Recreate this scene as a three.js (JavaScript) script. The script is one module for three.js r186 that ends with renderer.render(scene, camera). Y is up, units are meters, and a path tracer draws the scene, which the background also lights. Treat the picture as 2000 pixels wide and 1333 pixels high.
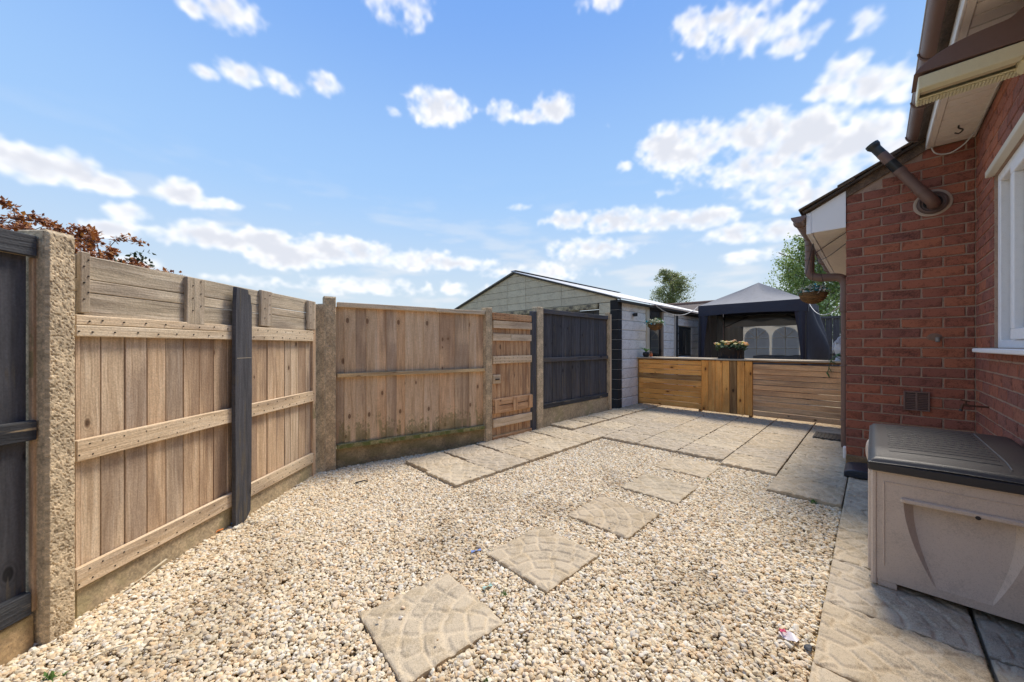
import * as THREE from 'three';
import { mergeGeometries } from 'three/addons/utils/BufferGeometryUtils.js';

// ---------------------------------------------------------------- camera, sky, sun, exposure
const F = 722, H = 1.12, VH = 676;                       // focal length and horizon in photo pixels, eye height in metres
const TH = Math.atan(708 / F), S = Math.sin(TH), C = Math.cos(TH);
const scene = new THREE.Scene();
const camera = new THREE.PerspectiveCamera(2 * Math.atan(666.5 / F) * 180 / Math.PI, 2000 / 1333, 0.05, 1200);
camera.position.set(0, H, 0);
camera.lookAt(0, H, -10);
camera.setViewOffset(2000, 1333, 0, -9.5, 2000, 1333);
const renderer = new THREE.WebGLRenderer({ antialias: true });
renderer.setSize(1024, 682);
renderer.toneMapping = THREE.LinearToneMapping;
renderer.toneMappingExposure = 2.6;
renderer.shadowMap.enabled = true;

// the house frame: t runs along the house wall away from the camera, d runs to the right of it
const P = (d, y, t) => new THREE.Vector3(S * t + C * d, y, -C * t + S * d);
const SUN_DIR = (() => { const e = 59 * Math.PI / 180, a = P(-0.04, 0, 1).normalize(); return new THREE.Vector3(a.x * Math.cos(e), Math.sin(e), a.z * Math.cos(e)); })();
const sun = new THREE.DirectionalLight(new THREE.Color().setRGB(1, 0.91, 0.78), 1.7);
sun.position.copy(SUN_DIR).multiplyScalar(40).add(P(-1.5, 0, 4));
sun.target.position.copy(P(-1.5, 0, 4));
sun.castShadow = true; sun.shadow.radius = 30; sun.shadow.mapSize.set(2048, 2048);
Object.assign(sun.shadow.camera, { left: -14, right: 14, top: 14, bottom: -14, near: 1, far: 90 });
scene.add(sun, sun.target);

// ---------------------------------------------------------------- random numbers and noise
function rng(seed) { let s = seed >>> 0; return () => { s = (s + 0x6d2b79f5) | 0; let t = Math.imul(s ^ (s >>> 15), 1 | s); t = (t + Math.imul(t ^ (t >>> 7), 61 | t)) ^ t; return ((t ^ (t >>> 14)) >>> 0) / 4294967296; }; }
const R = rng(7), rr = (a, b) => a + (b - a) * R(), pick = (a) => a[Math.floor(R() * a.length)];
const PERM = (() => { const r = rng(99), a = new Float32Array(4096); for (let i = 0; i < 4096; i++) a[i] = r(); return a; })();
const hash = (x, y, s) => PERM[(Math.imul(x, 374761393) + Math.imul(y, 668265263) + Math.imul(s, 974634777) ^ (Math.imul(x ^ (y << 7), 1274126177) >>> 9)) >>> 3 & 4095];
const mod = (a, n) => ((a % n) + n) % n;
function vn(x, y, px, py, s) {                            // value noise, periods px, py
  const xi = Math.floor(x), yi = Math.floor(y), fx = x - xi, fy = y - yi, ux = fx * fx * (3 - 2 * fx), uy = fy * fy * (3 - 2 * fy);
  const x0 = mod(xi, px), x1 = mod(xi + 1, px), y0 = mod(yi, py), y1 = mod(yi + 1, py);
  const a = hash(x0, y0, s), b = hash(x1, y0, s), c = hash(x0, y1, s), d = hash(x1, y1, s);
  return a + (b - a) * ux + (c - a + (a - b + d - c) * ux) * uy;
}
function fbm(x, y, px, py, s, n = 4) { let v = 0, a = 0.5, t = 0; for (let i = 0; i < n; i++) { v += a * vn(x, y, px, py, s + i); t += a; a *= 0.5; x *= 2; y *= 2; px *= 2; py *= 2; } return v / t; }
const clamp = (x, a = 0, b = 1) => Math.min(b, Math.max(a, x)), sst = (a, b, x) => { const t = clamp((x - a) / (b - a)); return t * t * (3 - 2 * t); }, mix = (a, b, t) => a + (b - a) * t;
const mix3 = (a, b, t) => [mix(a[0], b[0], t), mix(a[1], b[1], t), mix(a[2], b[2], t)];

// ---------------------------------------------------------------- sky: blue air and fair-weather clouds
{
  const W = 2048, HH = 1024, data = new Float32Array(W * HH * 4);
  // each cloud: azimuth and elevation of its middle, half sizes (given as the pixels it covers in the photograph), weight
  const raw = [
    [425, 5, 75, 38, 1], [372, 12, 25, 18, .8], [775, 10, 62, 42, 1], [1180, 5, 45, 18, .7],
    [398, 139, 24, 14, .8], [470, 142, 45, 20, .9], [545, 160, 45, 20, .95], [630, 162, 34, 20, .95],
    [852, 208, 60, 32, 1.05], [875, 190, 24, 16, .9], [765, 216, 18, 8, .6], [975, 218, 28, 20, .7], [1040, 228, 35, 14, .9], [1080, 212, 40, 30, 1.1], [1190, 243, 18, 11, .6],
    [60, 320, 80, 32, 1], [150, 330, 64, 30, 1], [210, 358, 46, 18, .9], [0, 292, 18, 26, .9], [355, 377, 50, 25, 1], [430, 396, 34, 9, .75], [255, 422, 42, 20, 1],
    [225, 450, 60, 16, 1.1], [300, 458, 70, 20, 1.15], [385, 460, 70, 24, 1.15], [440, 470, 60, 20, 1.1], [520, 472, 60, 24, 1.2], [560, 492, 80, 28, 1.15], [640, 490, 80, 24, 1.15], [720, 492, 70, 22, 1.15], [790, 505, 90, 20, 1.1], [880, 514, 80, 14, 1.1], [550, 508, 60, 16, 1],
    [270, 515, 70, 12, .8], [430, 545, 60, 8, .7], [520, 555, 120, 12, .5], [800, 560, 150, 12, .45],
    [1390, 50, 85, 42, 1.1], [1340, 48, 36, 34, 1], [1450, 70, 90, 40, 1.05], [1540, 40, 60, 30, .85], [1560, 75, 50, 26, .9], [1330, 105, 20, 14, .7], [1560, 112, 12, 8, .7], [1690, 40, 34, 26, .75], [1500, 8, 90, 20, .8],
    [1645, 135, 44, 28, .8], [1695, 160, 66, 30, .95], [1755, 145, 40, 40, .85], [1612, 176, 38, 14, .8],
    [1290, 285, 50, 40, 1.1], [1370, 282, 75, 44, 1.15], [1460, 272, 85, 48, 1.2], [1560, 274, 90, 46, 1.2], [1660, 290, 100, 46, 1.2], [1450, 325, 130, 30, 1.1], [1580, 340, 130, 38, 1.1], [1560, 385, 80, 22, .95], [1750, 305, 60, 45, 1.1], [1220, 325, 16, 9, .7],
    [1110, 428, 60, 18, 1.1], [1200, 430, 80, 24, 1.2], [1290, 428, 80, 22, 1.2], [1370, 428, 70, 18, 1.1], [1160, 487, 75, 22, 1.1], [1440, 455, 60, 18, 1.1], [1530, 452, 80, 20, 1.1], [1490, 498, 80, 12, .75], [1300, 377, 22, 10, .7], [1480, 398, 36, 10, .8],
    [1060, 535, 90, 16, .6], [1020, 405, 20, 6, .6],
  ];
  const cl = raw.map(([u, v, rx, ry, w]) => { const x = (u - 1000) / F, y = (VH - v) / F, q = 1 + x * x; return [Math.atan(x), Math.atan(y / Math.sqrt(q)), 1.12 * rx / F / q, 1.12 * ry / F / Math.sqrt(q) / (1 + y * y / q), w]; });
  const top = [0.074, 0.156, 0.348], mid = [0.150, 0.242, 0.380], low = [0.275, 0.315, 0.340];
  for (let j = 0; j < HH; j++) {
    const el = (j / (HH - 1) - 0.5) * Math.PI, e = Math.max(el, 0), base = mix3(mix3(low, mid, sst(0.0, 0.42, e)), top, sst(0.30, 0.85, e));
    const near = cl.filter((c) => Math.abs(el - c[1]) < c[3] * 1.6);
    for (let i = 0; i < W; i++) {
      const a = (i / W - 0.5) * 2 * Math.PI, x = Math.cos(a), z = Math.sin(a), az = Math.atan2(x, -z);
      let col = base;
      if (el > 0 && el < 0.45) { const st = fbm(az * 9 + 60, el * 42 + 30, 997, 997, 71, 5); col = mix3(base, [0.33, 0.345, 0.365], sst(0.50, 0.78, st) * 0.65 * sst(0.45, 0.12, el)); }
      if (el > -0.02) {
        let den = -1;
        for (const [ca, ce, ra, re, w] of near) {
          const p = (az - ca) / ra; if (p > 1.6 || p < -1.6) continue;
          const q = (el - ce) / re, v = w * (0.72 - 0.85 * (p * p + q * q)) - (1 - w) * 0.25;
          den = Math.max(den, v);
        }
        const edge = Math.max(sst(0.99, 1.12, Math.abs(az)), sst(0.74, 0.90, el));
        if (edge > 0) {                                   // cloud goes on round the unseen sky, made denser for whiter ambient light
          const py = 1 / (Math.sin(Math.max(el, 0.02)) + 0.22), gx = x * Math.cos(el) * py, gz = z * Math.cos(el) * py;
          const g = fbm(gx * 1.5 + 40, gz * 1.5 + 40, 512, 512, 31, 4);
          const gv = (g - 0.48) * 4.2; den = gv * edge > den * (1 - edge) ? mix(den, gv, edge) : mix(den, -1, edge);
        }
        if (den > -0.85) {
          const f1 = fbm(i / 34, j / 24, 60, 42, 5, 5), b1 = 1 - Math.abs(2 * fbm(i / 16 + 3, j / 12, 128, 85, 23, 4) - 1), n1 = f1 - 0.5, n2 = b1 - 0.72, n3 = fbm(i / 5, j / 4, 409, 256, 11, 3) - 0.5;
          const dd = den + n1 * 1.9 + n2 * 1.1 + n3 * 1.0, alpha = sst(-0.35, 1.0, dd) * sst(-0.01, 0.03, el);
          const thick = sst(0.55, 1.75, den * 1.25 + n1 * 1.6 + n2 * 1.5 + 0.35);           // the sun stands behind these clouds: thin cloud is white, deep cloud greyer
          col = mix3(col, mix3([0.48, 0.47, 0.46], [0.30, 0.312, 0.345], thick), alpha);
        }
      } else col = [0.32, 0.31, 0.27];
      const o = (j * W + i) * 4; data[o] = col[0]; data[o + 1] = col[1]; data[o + 2] = col[2]; data[o + 3] = 1;
    }
  }
  const t = new THREE.DataTexture(data, W, HH, THREE.RGBAFormat, THREE.FloatType);
  t.mapping = THREE.EquirectangularReflectionMapping; t.magFilter = THREE.LinearFilter; t.wrapS = THREE.RepeatWrapping; t.needsUpdate = true;
  scene.background = t; scene.environment = t;
}

// ---------------------------------------------------------------- textures
function tex(w, h, fn, rep, srgb = true) {
  const d = new Uint8Array(w * h * 4);
  for (let y = 0; y < h; y++) for (let x = 0; x < w; x++) { const c = fn(x / w, y / h), o = (y * w + x) * 4; d[o] = clamp(c[0], 0, 255); d[o + 1] = clamp(c[1], 0, 255); d[o + 2] = clamp(c[2], 0, 255); d[o + 3] = 255; }
  const t = new THREE.DataTexture(d, w, h); t.magFilter = THREE.LinearFilter; t.minFilter = THREE.LinearMipmapLinearFilter; t.generateMipmaps = true; t.wrapS = t.wrapT = THREE.RepeatWrapping;
  if (srgb) t.colorSpace = THREE.SRGBColorSpace; t.repeat.set(rep[0], rep[1]); t.needsUpdate = true; return t;
}
// sawn wood, u along the grain over lu metres, v across it over lv metres
function woodTex(seed, { base, dark, light, knotCol, knots = 14, lu = 1.6, lv = 0.8, w = 1024, h = 512, contrast = 1, stain, stainAmt = 0, green = 0, wear }) {
  const r = rng(seed), K = []; for (let i = 0; i < knots; i++) K.push([r(), r(), 0.006 + r() * 0.011, r() * 6.3]);
  const bump = new Float32Array(w * h); let at = 0;
  const map = tex(w, h, (u, v) => {
    let y = v, kn = 0, ringv = 0;
    for (const [ku, kv, kr, ph] of K) {
      let dv = v - kv; if (dv > .5) dv -= 1; else if (dv < -.5) dv += 1; dv *= lv; if (dv > 7 * kr || dv < -7 * kr) continue; let du = u - ku; if (du > .5) du -= 1; else if (du < -.5) du += 1; du *= lu; if (du > 14 * kr || du < -14 * kr) continue;
      const q = Math.hypot(du / 1.9, dv) / kr;
      if (q < 7) { y += (dv / lv) * -0.55 * Math.exp(-q * q * 0.06); kn = Math.max(kn, sst(1.15, 0.55, q)); if (q < 2.6) ringv = Math.max(ringv, (0.5 + 0.5 * Math.sin(q * 9 + ph)) * sst(2.6, 0.9, q) * 0.6); }
    }
    y += (fbm(u * 4, v * 3, 4, 3, seed + 3, 3) - 0.5) * 0.05;
    const g1 = vn(u * 5, y * 44, 5, 44, seed + 11), g2 = vn(u * 11, y * 120, 11, 120, seed + 12), g3 = vn(u * 30, y * 250, 30, 250, seed + 13), big = fbm(u * 3, v * 5, 3, 5, seed + 20, 4);
    let g = 0.42 * g1 + 0.36 * g2 + 0.22 * g3; g = clamp(0.5 + (g - 0.5) * 1.35 * contrast);
    let c = g < 0.5 ? mix3(dark, base, g * 2) : mix3(base, light, g * 2 - 1);
    c = mix3(c, [c[0] * 0.84, c[1] * 0.83, c[2] * 0.84], sst(0.45, 0.75, big));
    if (stain) c = mix3(c, stain, stainAmt * sst(0.5, 0.72, fbm(u * 6, v * 22, 6, 22, seed + 40, 4)));
    c = mix3(c, knotCol, clamp(kn * 0.85 + ringv * 0.45));
    if (wear) { const q = fbm(u * 9, v * 60, 9, 60, seed + 60, 4) * 0.6 + fbm(u * 5, v * 6, 5, 6, seed + 61, 3) * 0.4; c = mix3(c, wear, sst(0.60, 0.68, q)); }
    if (green) { const e = 0.075 + 0.10 * fbm(u * 2, v * 9, 2, 9, seed + 71, 3) * sst(0.35, 0.6, fbm(0.5, v * 7, 2, 7, seed + 72, 2)), n = fbm(u * 90, v * 70, 90, 70, seed + 70, 4); const m = sst(0.42, 0.60, n + (e - u) * 4.2) * sst(0.35, 0.5, fbm(u * 3, v * 8, 3, 8, seed + 75, 2)); if (u < 0.22) c = mix3(c, [122, 116, 74], m * 0.5); }
    const sp = vn(u * 300, v * 200, 300, 200, seed + 80); const f = 0.93 + 0.14 * sp;
    bump[at++] = g * 0.8 + 0.2 * sp - kn * 0.2;
    return [c[0] * f, c[1] * f, c[2] * f];
  }, [1 / lu, 1 / lv]);
  at = 0; const bm = tex(w, h, () => { const b = 255 * clamp(bump[at++]); return [b, b, b]; }, [1 / lu, 1 / lv], false);
  return { map, bm };
}
function woodMats(seed, o, tints, rough = 0.85, bs = 0.0025) { const t = woodTex(seed, o); return tints.map((k) => new THREE.MeshStandardMaterial({ map: t.map, bumpMap: t.bm, bumpScale: bs, roughness: rough, color: new THREE.Color().setRGB(k[0], k[1], k[2]) })); }
const plain = (r, g, b, rough = 0.8, o = {}) => new THREE.MeshStandardMaterial({ color: new THREE.Color().setRGB(r, g, b), roughness: rough, ...o });
function grainy(seed, base, amp, rep, rough, bs, { patches, patchCol, speck = 0.5, size = 512, fine = 128, aniso = 1, warm = 0 } = {}) {      // mineral surfaces: concrete, brick, slab, plaster
  const P0 = Math.round(fine * 0.4), bf = (u, v) => 0.5 * vn(u * fine, v * fine, fine, fine, seed) + 0.3 * vn(u * P0, v * P0, P0, P0, seed + 1) + 0.2 * vn(u * 250, v * 250, 250, 250, seed + 2);
  const keep = new Float32Array(size * size); let at = 0;
  const map = tex(size, size, (u, v) => {
    const b = keep[at++] = bf(u, v), l = fbm(u * 5, v * 5, 5, 5, seed + 9, 4), k = 1 + amp * ((b - 0.5) * 1.6 + (l - 0.5) * 1.2);
    let c = [base[0] * k, base[1] * k, base[2] * k * (1 + warm * (l - 0.5))];
    if (patches) c = mix3(c, patchCol, patches * sst(0.52, 0.70, fbm(u * 7, v * 7, 7, 7, seed + 30, 5)));
    const sp = hash(Math.floor(u * size), Math.floor(v * size), seed + 50); if (sp > 1 - 0.03 * speck) c = mix3(c, [235, 225, 205], 0.5); else if (sp < 0.03 * speck) c = mix3(c, [40, 34, 30], 0.5);
    return c;
  }, rep);
  at = 0; const bm = tex(size, size, () => { const b = 255 * keep[at++]; return [b, b, b]; }, rep, false);
  return { map, bm, make: (r, g, b) => new THREE.MeshStandardMaterial({ map, bumpMap: bm, bumpScale: bs, roughness: rough, color: new THREE.Color().setRGB(r, g, b) }) };
}
const T3 = (...k) => k.map((x) => (Array.isArray(x) ? x : [x, x, x]));
const WGREY = woodMats(101, { base: [204, 180, 151], dark: [174, 149, 121], light: [220, 200, 174], knotCol: [92, 68, 48], knots: 5 }, T3(1, 0.9, [1, .93, .84], [1.08, 1.04, 1], [.88, .80, .72], [1.02, 1.02, 1.0], [.95, .88, .80]));
const WTOP = woodMats(151, { base: [196, 180, 154], dark: [160, 145, 121], light: [216, 202, 178], knotCol: [122, 98, 74], knots: 7, stain: [140, 128, 110], stainAmt: .35 }, T3(1, 1.08, .92, [.95, .93, .92]));
const WRAIL = woodMats(171, { base: [212, 191, 160], dark: [186, 163, 131], light: [226, 209, 182], knotCol: [120, 90, 62], knots: 3 }, T3(1, [1.02, .98, .94]));
const WTAN = woodMats(201, { base: [214, 182, 145], dark: [188, 155, 120], light: [226, 199, 166], knotCol: [128, 98, 72], knots: 15, green: 1 }, T3(1, .92, [1.06, 1, .95], [.95, .95, .97], [1, .92, .84]));
const WGATE = woodMats(251, { base: [206, 164, 122], dark: [176, 134, 96], light: [218, 182, 142], knotCol: [110, 78, 54], knots: 12, stain: [150, 106, 72], stainAmt: .5 }, T3(1, .9, [.92, .86, .8]));
const WORANGE = woodMats(301, { base: [246, 178, 96], dark: [230, 156, 76], light: [250, 194, 116], knotCol: [112, 62, 24], knots: 12 }, T3(1, [1, .94, .84], [.94, .92, .86], [1.04, 1, .96]));
const WPALE = woodMats(331, { base: [234, 190, 142], dark: [212, 166, 120], light: [240, 202, 160], knotCol: [96, 62, 38], knots: 10, stain: [176, 144, 116], stainAmt: .35 }, T3(1, .92, [1, .95, .9]));
const WDARK = woodMats(351, { base: [158, 120, 74], dark: [124, 92, 54], light: [184, 146, 98], knotCol: [60, 40, 20], knots: 10 }, T3(1));
const WBLACK = woodMats(401, { base: [72, 72, 76], dark: [57, 57, 61], light: [86, 86, 91], knotCol: [24, 24, 27], knots: 8, wear: [84, 78, 70] }, T3(1, 1.15, .88));
const WBLACKWORN = woodMats(431, { base: [66, 68, 72], dark: [44, 46, 50], light: [92, 94, 96], knotCol: [30, 30, 32], knots: 4, wear: [168, 148, 116], contrast: 1.2 }, T3(1, .8));
const CONC = grainy(501, [198, 178, 146], 0.34, [1 / 0.4, 1 / 0.4], 0.95, 0.0022, { speck: 1.8, fine: 64, patches: .08, patchCol: [166, 146, 117] });
const CONCM = CONC.make(1, 1, 1), CONCD = CONC.make(.90, .86, .82);
const CONCS = grainy(521, [176, 158, 128], 0.3, [1 / 0.8, 1 / 0.8], 0.95, 0.0015, { speck: .6, patches: .5, patchCol: [146, 138, 100], fine: 90 });
const CONCSM = CONCS.make(1, 1, 1);
const BRICKT = grainy(541, [255, 255, 255], 0.5, [1 / 0.45, 1 / 0.45], 0.92, 0.002, { speck: 1.4, fine: 70, patches: .36, patchCol: [168, 158, 158] });
const BRICKS = [[.335, .116, .070], [.305, .108, .067], [.36, .124, .071], [.28, .102, .068], [.39, .138, .075], [.29, .112, .078], [.32, .111, .069], [.265, .101, .072]].map((c) => BRICKT.make(...c));
const MORTAR = grainy(551, [255, 255, 255], 0.3, [1 / 0.3, 1 / 0.3], 0.97, 0.002, { speck: 1 }).make(.39, .27, .20);
const SLABT = grainy(561, [255, 255, 255], 0.26, [1 / 0.5, 1 / 0.5], 0.95, 0.0012, { speck: 1.6, fine: 150, patches: .30, patchCol: [196, 186, 166] });
const SLABM = [[.575, .475, .335], [.535, .448, .32], [.60, .50, .355], [.55, .448, .31], [.52, .435, .32]].map((c) => { const m = SLABT.make(...c); m.vertexColors = true; return m; });
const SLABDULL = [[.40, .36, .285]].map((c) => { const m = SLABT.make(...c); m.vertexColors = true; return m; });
const ROCKT = grainy(571, [255, 255, 255], 0.14, [1 / 0.6, 1 / 0.35], 0.93, 0.005, { speck: .3, fine: 22, patches: .22, patchCol: [196, 190, 180] });
const ROCKW = [ROCKT.make(.84, .82, .78), ROCKT.make(.80, .78, .74), ROCKT.make(.86, .84, .80)], ROCKC = [ROCKT.make(.66, .57, .405), ROCKT.make(.63, .54, .385), ROCKT.make(.68, .59, .425)], ROCKB = ROCKT.make(.018, .018, .020);
const PLAST = grainy(581, [255, 255, 255], 0.07, [1 / 0.12, 1 / 0.12], 0.55, 0.0006, { speck: .2, fine: 120 });
const BOXBODY = grainy(583, [255, 255, 255], .12, [1 / .4, 1 / .4], .6, .0005, { speck: .5, fine: 130, patches: .09, patchCol: [226, 220, 214] }).make(.58, .495, .415), BOXLID = PLAST.make(.030, .030, .032); BOXLID.roughness = 0.42;
const WHITEP = plain(.84, .83, .81, .45), UPVC = PLAST.make(.85, .85, .85), SOFFIT = PLAST.make(.82, .76, .68), BROWN = PLAST.make(.17, .104, .084), BLACKP = plain(.018, .018, .020, .55), DARKBLUE = plain(.03, .036, .048, .35);
BROWN.roughness = .45;
const STEEL = plain(.03, .03, .03, .4, { metalness: .6 }), CABLEW = plain(.55, .53, .5, .6), CABLEB = plain(.05, .045, .04, .7);
const GLASS = new THREE.MeshPhysicalMaterial({ color: 0xffffff, roughness: 0.02, transmission: 1, thickness: 0, ior: 1.5 });
const NAILM = plain(.03, .025, .022, .6, { metalness: .5 });

// ---------------------------------------------------------------- geometry helpers
// a box with chamfered edges; uv in metres, u along the grain
function cbox(w, h, d, ch = 0.003, grain = 'x', jit = 0) {
  const a = [w / 2, h / 2, d / 2], c = Math.min(ch, a[0] * .6, a[1] * .6, a[2] * .6), pos = [], nor = [], uv = [], off = [R() * 7, R() * 7], J = {};
  const gi = 'xyz'.indexOf(grain);
  const vert = (sx, sy, sz, ax) => { const s = [sx, sy, sz], p = [0, 1, 2].map((i) => s[i] * (a[i] - (i === ax ? 0 : c))); if (jit) { const k = sx + ',' + sy + ',' + sz; J[k] ??= [rr(-jit, jit), rr(-jit, jit), rr(-jit, jit)]; for (let i = 0; i < 3; i++) p[i] += J[k][i]; } return p; };
  const tri = (p, q, r, ax) => {
    const n = new THREE.Vector3().subVectors(new THREE.Vector3(...q), new THREE.Vector3(...p)).cross(new THREE.Vector3().subVectors(new THREE.Vector3(...r), new THREE.Vector3(...p))).normalize();
    const m = new THREE.Vector3(p[0] + q[0] + r[0], p[1] + q[1] + r[1], p[2] + q[2] + r[2]); if (n.dot(m) < 0) { [q, r] = [r, q]; n.negate(); }
    for (const v of [p, q, r]) { pos.push(...v); nor.push(n.x, n.y, n.z); const o = [0, 1, 2].filter((i) => i !== ax); let iu = o[0], iv = o[1]; if (o.includes(gi)) { iu = gi; iv = o[0] === gi ? o[1] : o[0]; } uv.push(v[iu] + off[0], v[iv] + off[1] + ax * 0.13); }
  };
  for (let ax = 0; ax < 3; ax++) for (const s of [-1, 1]) {
    const o = [0, 1, 2].filter((i) => i !== ax), mk = (p, q) => { const v = [0, 0, 0]; v[ax] = s; v[o[0]] = p; v[o[1]] = q; return vert(...v, ax); };
    const A = mk(-1, -1), B = mk(1, -1), D = mk(1, 1), E = mk(-1, 1); tri(A, B, D, ax); tri(A, D, E, ax);
  }
  for (let k = 0; k < 3; k++) { const [i, j] = [0, 1, 2].filter((x) => x !== k); for (const si of [-1, 1]) for (const sj of [-1, 1]) { const v = (sk, ax) => { const q = [0, 0, 0]; q[i] = si; q[j] = sj; q[k] = sk; return vert(...q, ax); }; const A = v(-1, i), B = v(1, i), D = v(1, j), E = v(-1, j); tri(A, B, D, i); tri(A, D, E, i); } }
  for (const x of [-1, 1]) for (const y of [-1, 1]) for (const z of [-1, 1]) tri(vert(x, y, z, 0), vert(x, y, z, 1), vert(x, y, z, 2), 0);
  const g = new THREE.BufferGeometry(); g.setAttribute('position', new THREE.Float32BufferAttribute(pos, 3)); g.setAttribute('normal', new THREE.Float32BufferAttribute(nor, 3)); g.setAttribute('uv', new THREE.Float32BufferAttribute(uv, 2)); return g;
}
const used = new Map();
function numbered(n) { const k = used.get(n) ?? 0; used.set(n, k + 1); return k ? n + '_' + String(k).padStart(3, '0') : n; }
function tag(o, label, category, group, kind) { if (label) o.userData.label = label; if (category) o.userData.category = category; if (group) o.userData.group = group; if (kind) o.userData.kind = kind; return o; }
function thing(name, label, category, pos = [0, 0, 0], turn = 0, group) { const o = new THREE.Group(); o.name = numbered(name); o.position.set(...(pos.isVector3 ? pos.toArray() : pos)); o.rotation.y = turn; scene.add(o); return tag(o, label, category, group); }
function structure(name, label, category) { const o = new THREE.Group(); o.name = numbered(name); scene.add(o); return tag(o, label, category, null, 'structure'); }
function part(parent, name, geo, m, pos, rot) { const o = new THREE.Mesh(geo, m); o.name = name; if (pos) o.position.set(...pos); if (rot) o.rotation.set(...rot); parent.add(o); return o; }
// a box part given by its ranges in the parent's frame
function bar(parent, name, m, x, y, z, o = {}) {
  const g = cbox(Math.abs(x[1] - x[0]), Math.abs(y[1] - y[0]), Math.abs(z[1] - z[0]), o.ch ?? 0.003, o.grain ?? 'x', o.jit ?? 0);
  return part(parent, name, g, m, [(x[0] + x[1]) / 2, (y[0] + y[1]) / 2, (z[0] + z[1]) / 2], o.rot);
}
const B3 = (w, h, d, x, y, z, ch = .002, grain = 'x') => cbox(w, h, d, ch, grain).translate(x, y, z);
const tubeGeo = (pts, r, n = 24, k = 8) => new THREE.TubeGeometry(new THREE.CatmullRomCurve3(pts.map((p) => p.isVector3 ? p : new THREE.Vector3(...p))), n, r, k);
function cyl(a, b, r0, r1 = r0, n = 14) { const A = new THREE.Vector3(...a), B = new THREE.Vector3(...b), L = A.distanceTo(B), g = new THREE.CylinderGeometry(r1, r0, L, n); g.translate(0, L / 2, 0); g.applyQuaternion(new THREE.Quaternion().setFromUnitVectors(new THREE.Vector3(0, 1, 0), B.clone().sub(A).normalize())); g.translate(...a); return g; }
const merge = (a) => mergeGeometries(a.map((g) => { const q = g.index ? g.toNonIndexed() : g; for (const k of Object.keys(q.attributes)) if (!['position', 'normal', 'uv'].includes(k)) q.deleteAttribute(k); return q; }));
const hset = (o, d, y, t) => { o.position.copy(P(d, y, t)); o.rotation.y = -TH; return o; };
// where the ray through a photo pixel meets the plane t = const / d = const / the ground
const onT = (u, v, t) => { const k = (u - 1000) / F, d = t * (k * C - S) / (C + k * S); return { d, y: H - (v - VH) * (C * t - S * d) / F }; };
const onD = (u, v, d) => { const k = (u - 1000) / F, t = d * (C + k * S) / (k * C - S); return { t, y: H - (v - VH) * (C * t - S * d) / F }; };
const onG = (u, v, y = 0) => { const z = F * (H - y) / (v - VH); return new THREE.Vector3((u - 1000) / F * z, y, -z); };
function noiseDeform(g, amt, f, seed) { const p = g.attributes.position; for (let i = 0; i < p.count; i++) { const x = p.getX(i), y = p.getY(i), z = p.getZ(i), l = Math.hypot(x, y, z) || 1, n = fbm(x * f + 50 + z * f * .7, y * f + 50 - z * f * .6, 999, 999, seed, 3) - .5, k = 1 + n * amt / l; p.setXYZ(i, x * k, y * k, z * k); } g.computeVertexNormals(); return g; }

// ---------------------------------------------------------------- ground
{
  const soil = grainy(601, [112, 104, 80], 0.5, [1 / 1.5, 1 / 1.5], 1, 0.01, { fine: 60 }).make(.75, .8, .62);
  const g = new THREE.PlaneGeometry(900, 900); g.rotateX(-Math.PI / 2); const uv = g.attributes.uv; for (let i = 0; i < uv.count; i++) uv.setXY(i, uv.getX(i) * 900, uv.getY(i) * 900);
  const m = new THREE.Mesh(g, soil); m.name = 'ground'; m.position.y = -0.12; scene.add(m); tag(m, 'bare earth and rough grass ground under and beyond the yard', 'ground', null, 'structure');
  const bed = grainy(611, [190, 166, 124], 0.6, [1 / 0.5, 1 / 0.5], 1, 0.012, { speck: 3, fine: 50 }).make(.9, .88, .84);
  const s = new THREE.Shape([[-1.86, 0.9], [-1.86, -1.5], [-1.72, -3.5], [-0.30, -4.42], [0.3, -5.0], [2.6, -4.6], [3.2, -2.2], [1.2, 0.9]].map((p) => new THREE.Vector2(p[0], -p[1])));
  const bg = new THREE.ShapeGeometry(s); bg.rotateX(-Math.PI / 2); const b = new THREE.Mesh(bg, bed); b.name = 'gravel_bed'; b.position.y = -0.051; scene.add(b); tag(b, 'sandy bed under the loose gravel', 'ground', null, 'structure');
  const cc = bar(structure('patio_base', 'concrete base under the patio behind the timber counter', 'pavement'), 'concrete', CONCSM, [-3.25, -.2], [-.11, -.005], [-14, -7.35]); cc.parent.rotation.y = -TH;
}

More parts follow.
